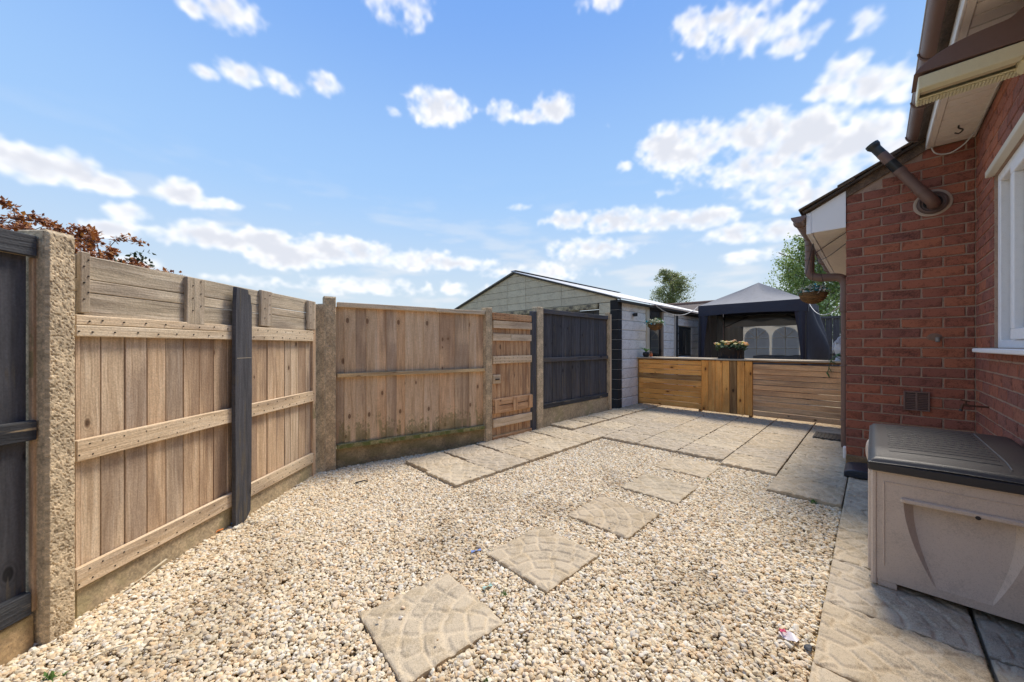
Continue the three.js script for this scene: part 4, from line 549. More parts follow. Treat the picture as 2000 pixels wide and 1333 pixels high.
// ---------------------------------------------------------------- storage box
{
  const W = .535, L = .93, Hb = .548, f = thing('storage_box', 'beige plastic garden storage box with ribbed black lid by the wall', 'storage box'); hset(f, .0, 0, 2.437);      // local x 0..W, z = 0 front, -L back
  // front wall with a recess that deepens towards the top
  const pos = [], idx = [], N = 26, yA = .065, yB = .405, rowsY = []; for (let i = 0; i <= N; i++) rowsY.push(mix(yA, yB, i / N));
  const row = (y, dep, xl, xr) => { for (const [x, z] of [[0, 0], [xl, 0], [xl + .004 + dep * .62, -dep], [xr - .004 - dep * .62, -dep], [xr, 0], [W, 0]]) pos.push(x, y, z); };
  row(0.03, 0, .19, .345); row(yA, 0, .19, .345); rowsY.forEach((y, i) => { const k = i / N, c = Math.pow(1 - k, 1.7); row(y, .046 * Math.pow(k, .8), mix(.095, .19, c), mix(.44, .345, c)); }); row(yB + .004, 0, .093, .442); row(Hb - .02, 0, .095, .44);
  const rows = pos.length / 18; for (let j = 0; j + 1 < rows; j++) for (let i = 0; i < 5; i++) { const a = j * 6 + i, b = a + 1, c = a + 6, d = c + 1; idx.push(a, b, c, b, d, c); }
  const g0 = new THREE.BufferGeometry(); g0.setAttribute('position', new THREE.Float32BufferAttribute(pos, 3)); g0.setIndex(idx); const g = g0.toNonIndexed(); g.computeVertexNormals(); { const p = g.attributes.position, u = []; for (let i = 0; i < p.count; i++) u.push(p.getX(i), p.getY(i) + p.getZ(i)); g.setAttribute('uv', new THREE.Float32BufferAttribute(u, 2)); }
  part(f, 'front_panel', g, BOXBODY);
  bar(f, 'handle_lip', BOXBODY, [.085, .45], [.410, .432], [-.004, .012], { ch: .007 });
  bar(f, 'panel_bead', BOXBODY, [.030, W - .03], [.488, .493], [-.002, .003], { ch: .002 }); for (const x of [.030, W - .035]) bar(f, 'panel_bead', BOXBODY, [x, x + .005], [.10, .487], [-.002, .003], { ch: .002 });
  bar(f, 'corner_post', BOXBODY, [-.012, .012], [.0, Hb - .012], [-.03, .004], { ch: .009 }); bar(f, 'corner_post', BOXBODY, [W - .012, W + .012], [.0, Hb - .012], [-.03, .004], { ch: .009 }); bar(f, 'foot', BOXBODY, [.012, .075], [0, .03], [-.1, -.001], { ch: .003 }); bar(f, 'foot', BOXBODY, [W - .075, W - .012], [0, .03], [-.1, -.001], { ch: .003 });
  bar(f, 'side_panel', BOXBODY, [-.006, .018], [.01, Hb - .02], [-L + .03, -.031], { ch: .006 }); bar(f, 'side_panel', BOXBODY, [W - .018, W], [.01, Hb - .02], [-L + .03, -.031], { ch: .006 }); bar(f, 'back_panel', BOXBODY, [0, W], [.01, Hb - .02], [-L, -L + .029], { ch: .006 }); bar(f, 'floor_panel', BOXBODY, [.02, W - .02], [.03, .045], [-L + .03, -.06]);
  for (let k = 0; k < 7; k++) bar(f, 'side_rib', BOXBODY, [-.022, -.0065], [.02, Hb - .03], [-.12 - k * .12, -.10 - k * .12], { ch: .005 });
  bar(f, 'rim', BOXBODY, [-.008, W + .008], [Hb - .0195, Hb], [-L, .006], { ch: .006 });
  part(f, 'latch_hole', cyl([.305, .412, -.001], [.305, .412, .0135], .008, .008, 14), BLACKP);
  // lid: a shallow crowned shell
  const nx = 28, nz = 44, lp = [], li = [], x0 = -.022, x1 = W + .012, z0 = -L - .012, z1 = .026, topY = (x, z) => { const ex = Math.min(x - x0, x1 - x), ez = Math.min(z - z0, z1 - z), e = Math.min(ex, ez); return .598 + .020 * sst(0, .20, z1 - z) + .008 * Math.sin(Math.PI * (x - x0) / (x1 - x0)) - .02 * Math.pow(1 - sst(0, .03, e), 2); };
  const gx = [], gz = []; for (let i = 0; i <= nx; i++) { const q = i / nx; gx.push(mix(x0, x1, .5 - .5 * Math.cos(Math.PI * q) * (.6 + .4 * 1)) ); } for (let j = 0; j <= nz; j++) gz.push(mix(z0, z1, .5 - .5 * Math.cos(Math.PI * j / nz)));
  for (let j = 0; j <= nz; j++) for (let i = 0; i <= nx; i++) lp.push(gx[i], topY(gx[i], gz[j]), gz[j]); for (let j = 0; j < nz; j++) for (let i = 0; i < nx; i++) { const a = j * (nx + 1) + i, b = a + 1, c = a + nx + 1, d = c + 1; li.push(a, c, b, b, c, d); }
  const lg = new THREE.BufferGeometry(); lg.setAttribute('position', new THREE.Float32BufferAttribute(lp, 3)); lg.setIndex(li); lg.computeVertexNormals(); { const u = []; for (let i = 0; i < lp.length; i += 3) u.push(lp[i], lp[i + 2]); lg.setAttribute('uv', new THREE.Float32BufferAttribute(u, 2)); }
  const lid = part(f, 'lid', lg, BOXLID); part(lid, 'lid_skirt', merge([B3(x1 - x0, .040, .016, (x0 + x1) / 2, .560, z1 - .008, .006), B3(x1 - x0, .040, .016, (x0 + x1) / 2, .560, z0 + .008, .006), B3(.016, .040, z1 - z0 - .034, x0 + .008, .560, (z0 + z1) / 2, .006), B3(.016, .040, z1 - z0 - .034, x1 - .008, .560, (z0 + z1) / 2, .006)]), BOXLID);
  const rib = (z, a, b) => { const n = 14, pts = []; for (let i = 0; i <= n; i++) { const x = mix(a, b, i / n); pts.push([x, topY(x, z) + .0005, z]); } return tubeGeo(pts, .0026, n, 5); };
  for (let k = 0; k < 13; k++) part(lid, 'lid_rib', rib(-.10 - k * .060, .05, .385), BOXLID);
  part(lid, 'lid_crease', (() => { const pts = []; for (let i = 0; i <= 20; i++) { const z = mix(-.06, -L + .06, i / 20); pts.push([.402, topY(.402, z), z]); } return tubeGeo(pts, .0032, 20, 6); })(), plain(.10, .10, .10, .5));
  part(lid, 'hinge_bulge', new THREE.SphereGeometry(.05, 18, 12).scale(.35, 1.3, 1).translate(-.02, .50, -.62), BOXBODY);
  const g2 = thing('drain_cover', 'dark grey plastic drain cover at the foot of the brick corner', 'drain cover'); hset(g2, CD + .12, 0, 4.45); { const sh = new THREE.Shape(); sh.moveTo(-.115, 0); sh.lineTo(.115, 0); sh.lineTo(.115, .03); sh.bezierCurveTo(.09, .065, -.09, .065, -.115, .03); const q = new THREE.ExtrudeGeometry(sh, { depth: .30, bevelEnabled: true, bevelSize: .006, bevelThickness: .01, bevelSegments: 2 }); part(g2, 'cover', q, DARKBLUE, [0, .003, -.14]); bar(g2, 'lip', BLACKP, [-.12, .12], [.001, .02], [.172, .185]); }
  const m = thing('door_mat', 'small black ribbed rubber mat in front of the timber counter', 'mat'); const c = onG(1622, 856); hset(m, 0, 0, 0); const q = onG(1584, 846), d = q.x * C + q.z * S; const t1 = 5.98; const mm = P(-.37, .006, t1); m.position.copy(mm); bar(m, 'base', BLACKP, [-.17, .17], [0, .006], [-.19, .19], { ch: .002 }); for (let k = 0; k < 9; k++) bar(m, 'rib', BLACKP, [-.155 + k * .036, -.137 + k * .036], [.006, .011], [-.175, .175], { ch: .002 });
}

// ---------------------------------------------------------------- gazebo behind the counter
{
  const d0 = -2.93, d1 = -.93, t0 = 9.2, t1 = 11.2, eH = 2.05, pk = 2.60, f = thing('gazebo', 'navy pop-up gazebo with arched window panels behind the counter', 'gazebo'); hset(f, (d0 + d1) / 2, 0, (t0 + t1) / 2);
  const a = 1.0, fab = (r, g, b, o = {}) => { const t = grainy(Math.round(r * 900 + 711), [255, 255, 255], .10, [1 / .5, 1 / .5], .7, .002, { speck: 0, fine: 14 }); const m = t.make(r, g, b); m.side = THREE.DoubleSide; m.roughness = .75; return m; };
  const NAVY = fab(.028, .031, .050), CHAR = new THREE.MeshPhysicalMaterial({ color: new THREE.Color().setRGB(.115, .108, .100), roughness: .85, transmission: .35, thickness: 0, side: THREE.DoubleSide }), ROOF = fab(.17, .176, .195); ROOF.roughness = .75;
  const sheetG = (nu, nv, fn) => { const p = [], u = [], id = []; for (let j = 0; j <= nv; j++) for (let i = 0; i <= nu; i++) { const v = fn(i / nu, j / nv); p.push(...v); u.push(i / nu * 2, j / nv); } for (let j = 0; j < nv; j++) for (let i = 0; i < nu; i++) { const q = j * (nu + 1) + i; id.push(q, q + 1, q + nu + 1, q + 1, q + nu + 2, q + nu + 1); } const g = new THREE.BufferGeometry(); g.setAttribute('position', new THREE.Float32BufferAttribute(p, 3)); g.setAttribute('uv', new THREE.Float32BufferAttribute(u, 2)); g.setIndex(id); g.computeVertexNormals(); return g; };
  const roofG = []; for (let s = 0; s < 4; s++) { const c = Math.cos(s * Math.PI / 2), n = Math.sin(s * Math.PI / 2); roofG.push(sheetG(30, 20, (u, v) => { const q = 1 - v, x = (u * 2 - 1) * a * q, z = a * q; const y = eH + (pk - eH) * Math.pow(v, 1.08) - .045 * Math.sin(Math.PI * v) * (1 - Math.pow(Math.abs(u * 2 - 1), 3)) + .006 * Math.sin(u * 11 + v * 5 + s) * Math.sin(Math.PI * v); return [x * c + z * n, y, -x * n + z * c]; })); }
  part(f, 'canopy', merge(roofG), ROOF);
  const vy = 1.80; for (let s = 0; s < 4; s++) { const c = Math.cos(s * Math.PI / 2), n = Math.sin(s * Math.PI / 2); part(f, 'valance', sheetG(40, 4, (u, v) => { const x = (u * 2 - 1) * a, z = a + .004 + .006 * Math.sin(u * 19 + s) * (1 - v), y = mix(vy + .035 * Math.sin(Math.PI * u), eH, v); return [x * c + z * n, y, -x * n + z * c]; }), NAVY); }
  for (const [x, z] of [[-1, 1], [1, 1], [-1, -1], [1, -1]]) part(f, 'leg', cbox(.03, eH - .02, .03, .004, 'y'), plain(.03, .03, .03, .5), [x * .97, (eH - .02) / 2, z * .97]);
  // corner curtains, narrowing downwards
  for (const s of [-1, 1]) part(f, 'corner_curtain', sheetG(8, 20, (u, v) => { const w = .085 + .125 * Math.pow(v, 2.2), x = s * (1.0 - u * w); return [x, v * vy + .02, .995 + .015 * Math.sin(u * 9 + v * 4)]; }), NAVY);
  const wall = (fn) => sheetG(36, 24, fn);
  part(f, 'side_wall', wall((u, v) => [-.965 + .04 * Math.sin(u * 21 + v * 3) * (1 - v * .5), v * 1.9, mix(.85, -.95, u)]), CHAR);
  part(f, 'side_wall', wall((u, v) => [.97 + .05 * Math.sin(u * 13 + v * 6) + .28 * Math.exp(-Math.pow((v - .55) * 3, 2)) * Math.sin(Math.PI * u), v * 1.9, mix(.95, -.95, u)]), NAVY);
  // back wall with two arched windows
  const bz = -.96, wx0 = -.52, wx1 = .67, wy0 = .78, wy1 = 1.62; part(f, 'back_wall', merge([wall((u, v) => [mix(-.96, .96, u), mix(wy1 + .005, 1.92, v), bz + .02 * Math.sin(u * 17)]), wall((u, v) => [mix(-.96, wx0 - .005, u), mix(0, wy1, v), bz + .03 * Math.sin(u * 12 + v * 2)]), wall((u, v) => [mix(wx1 + .005, .96, u), mix(0, wy1, v), bz]), wall((u, v) => [mix(wx0, wx1, u), mix(0, wy0 - .005, v), bz + .02 * Math.sin(u * 12)])]), CHAR);
  const WHT = plain(.86, .85, .82, .6, { side: THREE.DoubleSide }); const trans = new THREE.MeshPhysicalMaterial({ color: new THREE.Color().setRGB(.94, .92, .88), roughness: .8, transmission: .5, thickness: 0 });
  const cw = (wx1 - wx0) / 2, sh = new THREE.Shape([[wx0, wy0], [wx1, wy0], [wx1, wy1], [wx0, wy1]].map((p) => new THREE.Vector2(...p))), arch = (cx, r, yb, ya) => { const p = new THREE.Path(); p.moveTo(cx - r, yb); p.lineTo(cx + r, yb); p.lineTo(cx + r, ya); p.absarc(cx, ya, r, 0, Math.PI, false); p.lineTo(cx - r, yb); return p; };
  const cxs = [wx0 + cw / 2, wx1 - cw / 2], rad = cw / 2 - .025, ya = wy1 - .03 - rad; for (const cx of cxs) sh.holes.push(arch(cx, rad, wy0 + .001, ya));
  const fr = part(f, 'window_panel', new THREE.ExtrudeGeometry(sh, { depth: .006, bevelEnabled: false, curveSegments: 20 }), trans, [0, 0, bz]);
  for (const cx of cxs) { part(fr, 'muntin', cbox(.026, ya + rad - wy0 - .004, .008, .001), WHT, [cx, (ya + rad + wy0) / 2, .004]); for (const y of [ya, ya - .26, wy0 + .02]) part(fr, 'muntin', cbox(rad * 2 - .004, .024, .009, .001), WHT, [cx, y, .004]); for (const s of [-1, 1]) part(fr, 'muntin', cbox(.024, rad, .0075, .001), WHT, [cx + s * rad * .36, ya + rad * .36, .004], [0, 0, -s * Math.PI / 4]); }
  const film = new THREE.MeshPhysicalMaterial({ color: new THREE.Color().setRGB(.70, .79, .92), roughness: .35, transmission: .35, thickness: 0, ior: 1.4, side: THREE.DoubleSide }); for (const cx of cxs) { const s2 = new THREE.Shape(); s2.moveTo(cx - rad, wy0); s2.lineTo(cx + rad, wy0); s2.lineTo(cx + rad, ya); s2.absarc(cx, ya, rad, 0, Math.PI, false); s2.lineTo(cx - rad, wy0); part(f, 'window_film', new THREE.ShapeGeometry(s2, 20), film, [0, 0, bz - .004]); }
  for (const [p, q] of [[[-.97, 1.88, .97], [.97, 1.88, .97]], [[-.97, 1.9, -.93], [.97, 1.9, -.93]], [[-.94, 1.62, -.93], [-.4, 1.88, -.93]], [[.94, 1.62, -.93], [.4, 1.88, -.93]]]) part(f, 'frame_rod', cyl(p, q, .011, .011, 8), STEEL);
  // covered furniture inside
  const c = thing('covered_table', 'low table under a crumpled dark grey cover inside the gazebo', 'table'); hset(c, -1.45, 0, 10.4); const cg = noiseDeform(new THREE.BoxGeometry(1.1, .9, .8, 24, 16, 16), .10, 5, 8); part(c, 'cover', cg, fab(.13, .135, .14), [0, .44, 0]);
}
// black boundary fence beyond
{
  const f = thing('black_fence_panel', 'dark boarded boundary fence beyond the gazebo', 'fence panel'); hset(f, 0, 0, 13.2); for (let k = 0; k < 44; k++) bar(f, 'board', WBLACK[k % 3], [-3.2 + k * .15, -3.055 + k * .15], [-.1, 1.92], [-.02, rr(-.003, .003)], { grain: 'y' }); bar(f, 'rail', WBLACK[1], [-3.2, 3.4], [1.86, 1.93], [.005, .03]); bar(f, 'rail', WBLACK[1], [-3.2, 3.4], [.9, .97], [.005, .03]);
}
// neighbour's roof
{
  const f = thing('neighbour_house', 'distant house with brown tiled hipped roof behind the garage', 'house'); f.position.set(9.6, 0, -20.5); f.rotation.y = -TH; bar(f, 'wall', BRICKS[3], [-3, 2.2], [-.1, 2.5], [-5, 0]);
  const tm = plain(.16, .125, .105, .95), n = 12; for (const s of [0, 1]) for (let k = 0; k < n; k++) { const g = cbox(5.8, .05, .36, .01, 'x', .004), z = s ? -5.2 + k * .23 : .2 - k * .23; g.rotateX(s ? -.42 : .42); part(f, 'tile_course', g, tm, [-.4, 2.45 + k * .105, z]); } part(f, 'verge_board', merge([cbox(.05, .12, 3.0, .01).rotateX(.42).translate(2.55, 3.0, -1.15), cbox(.05, .12, 3.0, .01).rotateX(-.42).translate(2.55, 3.0, -3.85)]), plain(.6, .58, .55, .7)); part(f, 'ridge', cyl([-3.3, 3.72, -2.5], [2.5, 3.72, -2.5], .1, .1, 10), plain(.2, .12, .09, .9));
}

// ---------------------------------------------------------------- trees and plants
function leaves(n, fn, size, seed, droop = .3) {         // n folded leaves; fn(r) -> [x, y, z, scale]
  const r = rng(seed), pos = [], nor = []; const a = new THREE.Vector3(), b = new THREE.Vector3(), c = new THREE.Vector3(), nn = new THREE.Vector3();
  for (let k = 0; k < n; k++) {
    const [x, y, z, sc = 1] = fn(r), s = size * sc * (.7 + .6 * r()), th = r() * 6.283, ph = (r() - .5) * 2.2 - droop;
    a.set(Math.cos(th) * Math.cos(ph), Math.sin(ph), Math.sin(th) * Math.cos(ph)); b.set(-Math.sin(th), (r() - .5) * 1.2, Math.cos(th)).normalize(); c.crossVectors(a, b).normalize();
    const o = new THREE.Vector3(x, y, z), q = [o.clone(), o.clone().addScaledVector(a, s * .5).addScaledVector(b, s * .33).addScaledVector(c, s * .12), o.clone().addScaledVector(a, s), o.clone().addScaledVector(a, s * .5).addScaledVector(b, -s * .33).addScaledVector(c, s * .12)];
    for (const t of [[0, 1, 2], [0, 2, 3]]) { nn.crossVectors(q[t[1]].clone().sub(q[t[0]]), q[t[2]].clone().sub(q[t[0]])).normalize(); for (const i of t) { pos.push(q[i].x, q[i].y, q[i].z); nor.push(nn.x, nn.y, nn.z); } }
  }
  const g = new THREE.BufferGeometry(); g.setAttribute('position', new THREE.Float32BufferAttribute(pos, 3)); g.setAttribute('normal', new THREE.Float32BufferAttribute(nor, 3)); return g;
}
const leafM = (r, g, b, tr = .3) => new THREE.MeshPhysicalMaterial({ color: new THREE.Color().setRGB(r, g, b), roughness: .8, transmission: tr, thickness: 0, side: THREE.DoubleSide });
function tree(name, label, x, z, h, crown, seed, cols, leafN, leafS, spread) {
  const f = thing(name, label, 'tree', [x, -.1, z], 0, 'trees beyond the fences'), r = rng(seed), limbs = [], tips = [];
  part(f, 'trunk', tubeGeo([[0, 0, 0], [.05 * h * (r() - .5), h * .4, 0], [.03 * h, h * .75, 0], [.01, h * .97, 0]], .016 * h, 16, 8).scale(1, 1, 1), plain(.30, .27, .23, .9));
  for (let k = 0; k < 54; k++) { const y = h * (crown + (1 - crown) * (k + r()) / 54 * .96), L = spread(y / h) * (.65 + .5 * r()), th = r() * 6.283 + k * 2.4, b = [Math.cos(th) * L, y + L * (.35 + .3 * r()), Math.sin(th) * L], m = [b[0] * .5, y + L * .32, b[2] * .5]; limbs.push(tubeGeo([[0, y - .1 * L, 0], m, b], .004 * h, 8, 5)); for (let q = 0; q < 9; q++) { const u = .3 + .75 * r(); tips.push([mix(0, b[0], u) + (r() - .5) * L * .5, mix(y, b[1], u) + (r() - .5) * L * .45, mix(0, b[2], u) + (r() - .5) * L * .5, L * .34 * (.5 + .8 * r())]); } }
  part(f, 'limbs', merge(limbs), plain(.22, .19, .16, .9));
  cols.forEach((c, i) => { const cr = part(f, 'crown', leaves(leafN, (q) => { const t = tips[Math.floor(q() * tips.length)], a = q() * 6.283, e = Math.acos(2 * q() - 1), d = t[3] * Math.cbrt(q()); return [t[0] + d * Math.sin(e) * Math.cos(a), t[1] + d * Math.cos(e) * .8 - q() * t[3] * .5, t[2] + d * Math.sin(e) * Math.sin(a)]; }, leafS, seed + 5 + i, .6), leafM(...c, .5)); cr.userData.kind = 'stuff'; });
  return f;
}
tree('birch_tree', 'slender birch rising behind the garage roof', 17.2, -40, 9.3, .35, 12, [[.30, .34, .11], [.42, .44, .17], [.20, .25, .08]], 5200, .15, (k) => 1.75 * Math.pow(Math.sin(Math.PI * clamp(.04 + (1 - k) / .80)), .55) + .12);
tree('garden_tree', 'leafy light green tree behind the gazebo and hanging basket', 17.4, -21, 7.6, .16, 33, [[.30, .40, .10], [.42, .52, .15], [.18, .27, .065]], 8500, .13, (k) => 2.6 * Math.sqrt(clamp(1.05 - k)) * 1.1);
{
  // russet shrub behind the near fence
  const f = thing('russet_shrub', 'russet-leaved arching shrub showing above the near fence', 'shrub', [-3.32, -.1, -2.62]), r = rng(88), stems = [], pts = [];
  for (let k = 0; k < 170; k++) {
    const side = r() < .42 ? 1 : 0, bx = side ? .26 + .20 * r() : -.42 + .46 * r(), bz = (r() - .5) * .6, y0 = side ? 1.40 + .34 * r() : 1.50 + .42 * r(), th = r() * 6.283, L = .12 + .26 * r(), dx = Math.cos(th) * L + (side ? .14 * r() : 0), dz = Math.sin(th) * L, top = y0 + .10 + .18 * r();
    const c = new THREE.CatmullRomCurve3([new THREE.Vector3(bx * .3, .3, bz * .3), new THREE.Vector3(bx, y0 - .2, bz), new THREE.Vector3(bx + dx * .5, top, bz + dz * .5), new THREE.Vector3(bx + dx, top - .08 + .1 * r(), bz + dz)]); stems.push(new THREE.TubeGeometry(c, 12, .0032, 4)); for (let i = 0; i < 64; i++) pts.push(c.getPoint(.34 + .66 * r()));
  }
  part(f, 'stems', merge(stems), plain(.12, .07, .05, .9)); [[.52, .22, .045], [.42, .155, .04], [.27, .10, .05]].forEach((c, i) => { part(f, 'foliage', leaves(8200, (q) => { const p = pts[Math.floor(q() * pts.length)]; return [p.x + (q() - .5) * .04, p.y + (q() - .5) * .04, p.z + (q() - .5) * .04]; }, .030, 90 + i, .1), leafM(...c, .35)).userData.kind = 'stuff'; });
  const sp = (x, z, top, label, n, seed) => { const g = thing('shrub_shoot', label, 'shrub', [x, -.1, z]), rr2 = rng(seed); part(g, 'stem', tubeGeo([[0, 0, 0], [.01, top * .5, 0], [-.01, top * .9, .01], [.0, top + .06, 0]], .006), plain(.08, .07, .05, .9)); part(g, 'foliage', leaves(n, (q) => { const y = top - .2 + .3 * q(); const w = .05 * (1 - Math.abs(y - top + .05) * 2.5) + .015; return [(q() - .5) * 2 * w, y, (q() - .5) * 2 * w]; }, .035, seed, -.2), leafM(.045, .085, .035, .2)).userData.kind = 'stuff'; };
  const place = (u, v, z) => [(u - 1000) / F * z, H + (VH - v) * z / F]; let q = place(278, 490, 2.9); sp(q[0], -2.9, q[1] - .0, 'upright dark green shoot above the weathered fence top', 130, 5); q = place(308, 521, 2.9); sp(q[0], -2.9, q[1] - .06, 'small green leafy tip barely above the fence top', 50, 6); q = place(236, 492, 2.6); sp(q[0], -2.6, q[1] - .02, 'thin sparse twig above the fence beside the russet shrub', 26, 7);
}
function basket(name, label, d, y, t, r, hookY, cols, seed) {
  const f = thing(name, label, 'hanging basket'); hset(f, d, y, t); const wt = grainy(seed, [150, 118, 80], .7, [3, 3], .95, .004, { fine: 24 }), prof = []; for (let i = 0; i <= 12; i++) { const a = i / 12 * Math.PI / 2; prof.push(new THREE.Vector2(Math.sin(a) * r + .002, -Math.cos(a) * r * .85)); } prof.push(new THREE.Vector2(r * 1.03, .012), new THREE.Vector2(r * .94, .012), new THREE.Vector2(r * .9, -.01));
  const bowl = part(f, 'bowl', new THREE.LatheGeometry(prof, 28), wt.make(.50, .46, .42)); for (let k = 0; k < 7; k++) { const a = (k + .5) / 7 * Math.PI / 2; part(bowl, 'woven_cane', new THREE.TorusGeometry(Math.sin(a) * r, r * .06, 6, 30).rotateX(Math.PI / 2), wt.make(.48 + .1 * (k % 2), .43 + .08 * (k % 2), .37), [0, -Math.cos(a) * r * .85, 0]); }
  for (let k = 0; k < 3; k++) { const a = k * 2.094 + .4; part(f, 'chain', cyl([Math.cos(a) * r, .01, Math.sin(a) * r], [0, hookY - y, 0], .0025, .0025, 5), STEEL); }
  cols.forEach(([c, n, s, sp]) => part(f, 'flowers', leaves(n, (q) => { const a = q() * 6.283, e = Math.sqrt(q()) * r * sp; return [Math.cos(a) * e, .01 + q() * r * .75 * (1.25 - e / r / sp * .8), Math.sin(a) * e]; }, s, seed + n, 0), leafM(...c, .15)).userData.kind = 'stuff');
}
{
  const b = onT(1590, 578, 4.98);
  basket('hanging_basket', 'wicker hanging basket of white and blue flowers under the house gutter', -.46, 1.665, 5.0, .115, 2.2, [[[.10, .17, .05], 150, .05, 1.1], [[.72, .72, .66], 220, .032, 1.15], [[.02, .28, .36], 46, .035, 1.2]], 801);
  basket('hanging_basket', 'small wicker hanging basket of cream flowers by the garage door', -2.98, onD(1280, 634, -2.98).y, onD(1280, 634, -2.98).t, .13, 1.92, [[[.12, .2, .05], 110, .06, 1.15], [[.75, .72, .55], 170, .04, 1.15], [[.01, .32, .42], 34, .05, 1.5]], 821);
  const q = thing('flower_planter', 'dark barrel planter full of yellow and orange flowers on the counter', 'planter'); hset(q, onT(1427, 700, 6.93).d, .908, 6.95); const staves = 22, r1 = .20, r0 = .17; part(q, 'liner', new THREE.CylinderGeometry(r1 - .02, r0 - .02, .17, 24), plain(.03, .02, .015, .9), [0, .09, 0]);
  for (let k = 0; k < staves; k++) { const a = k / staves * 6.283, g = cbox(.052, .18, .014, .002, 'y'); const o = part(q, 'stave', g, WBLACKWORN[1].clone(), [Math.cos(a) * (r0 + r1) / 2, .092, Math.sin(a) * (r0 + r1) / 2 * .8], [0, -a + Math.PI / 2, 0]); o.material.color.setRGB(.42, .30, .24); } for (const y of [.045, .14]) part(q, 'hoop', new THREE.TorusGeometry(mix(r0, r1, y / .18) + .012, .005, 6, 40).rotateX(Math.PI / 2).scale(1, 1, .82), STEEL, [0, y, 0]);
  part(q, 'foliage', leaves(420, (u) => { const a = u() * 6.283, e = Math.sqrt(u()) * .23; return [Math.cos(a) * e, .16 + u() * .09, Math.sin(a) * e * .85]; }, .055, 31, 0), leafM(.05, .10, .035, .15)).userData.kind = 'stuff';
  [[.86, .42, .06], [.90, .72, .16], [.90, .80, .42], [.86, .50, .28]].forEach((c, i) => { const r = rng(40 + i), gs = []; for (let k = 0; k < 16; k++) { const a = r() * 6.283, e = Math.sqrt(r()) * .25, px = Math.cos(a) * e, pz = Math.sin(a) * e * .9, py = .21 + .06 * (1 - e / .25) + r() * .045; for (let m = 0; m < 7; m++) { const t = m / 7 * 6.283, g = new THREE.SphereGeometry(.016, 6, 4).scale(1, .45, .7); g.rotateZ(.5); g.translate(.014, .006, 0); g.rotateY(t); g.translate(px, py, pz); gs.push(g); } gs.push(new THREE.SphereGeometry(.012, 6, 5).translate(px, py + .012, pz)); } part(q, 'flowers', merge(gs), plain(...c, .7)).userData.kind = 'stuff'; });
  const p = thing('potted_plant', 'small round black pot with a bright green plant on the counter end', 'potted plant'); hset(p, onT(1262, 690, 6.85).d, .908, 6.85); part(p, 'pot', new THREE.LatheGeometry([[.0, 0], [.045, 0], [.062, .035], [.06, .075], [.05, .095], [.044, .095], [.044, .08], [0, .08]].map((v) => new THREE.Vector2(...v)), 24), BLACKP); for (let k = 0; k < 14; k++) { const a = k * 2.4, L = .10 + .07 * ((k * 7) % 5) / 5; part(p, 'leaf', (() => { const n = 6, ps = [], id = []; for (let i = 0; i <= n; i++) { const u = i / n, w = .012 * Math.sin(Math.PI * Math.min(.98, u * .9 + .08)), x = L * u * .75, y = .085 + L * (u * 1.25 - u * u * .7); ps.push(x, y, -w, x, y + .004, 0, x, y, w); } for (let i = 0; i < n; i++) for (let j = 0; j < 2; j++) { const q2 = i * 3 + j; id.push(q2, q2 + 1, q2 + 3, q2 + 1, q2 + 4, q2 + 3); } const g = new THREE.BufferGeometry(); g.setAttribute('position', new THREE.Float32BufferAttribute(ps, 3)); g.setIndex(id); g.computeVertexNormals(); return g; })(), leafM(.12, .30, .06, .2), [0, 0, 0], [0, a, 0]); }
  const rb = thing('bird_ornament', 'small orange-breasted bird ornament beside the black plant pot', 'ornament'); hset(rb, onT(1273, 690, 6.83).d, .908, 6.80); part(rb, 'body', new THREE.SphereGeometry(.034, 18, 14).scale(.9, 1.15, 1.1).translate(0, .042, 0), plain(.50, .12, .03, .6)); part(rb, 'head', new THREE.SphereGeometry(.024, 16, 12).translate(0, .086, .012), plain(.22, .10, .05, .6)); part(rb, 'beak', new THREE.ConeGeometry(.006, .018, 8).rotateX(Math.PI / 2).translate(0, .084, .042), BLACKP); part(rb, 'tail', cbox(.018, .008, .05, .002).rotateX(.5).translate(0, .035, -.045), plain(.16, .10, .06, .7)); part(rb, 'base', new THREE.CylinderGeometry(.022, .026, .008, 16).translate(0, .004, 0), plain(.5, .48, .44, .7));
  // statue head
  const s = thing('head_statue', 'pale grey serene head statue with curled hair on the counter end', 'statue'); hset(s, -.33, .908, 6.92); const grey = plain(.50, .52, .55, .7), gh = new THREE.SphereGeometry(.1, 40, 32), pp = gh.attributes.position; for (let i = 0; i < pp.count; i++) { let x = pp.getX(i), y = pp.getY(i), z = pp.getZ(i); const yn = y / .1; x *= .82 - .16 * Math.max(0, -yn); z *= .92; y *= 1.3; if (z > 0) { const nose = Math.exp(-(x * x) / .00016) * Math.exp(-Math.pow((y + .015) / .028, 2)); z += .022 * nose; const eye = Math.exp(-Math.pow((Math.abs(x) - .032) / .016, 2)) * Math.exp(-Math.pow((y - .02) / .012, 2)); z -= .010 * eye; const lip = Math.exp(-(x * x) / .0006) * (Math.exp(-Math.pow((y + .062) / .007, 2)) + .9 * Math.exp(-Math.pow((y + .076) / .007, 2))); z += .008 * lip; } pp.setXYZ(i, x, y, z); } gh.computeVertexNormals(); part(s, 'head', gh, grey, [0, .17, 0]);
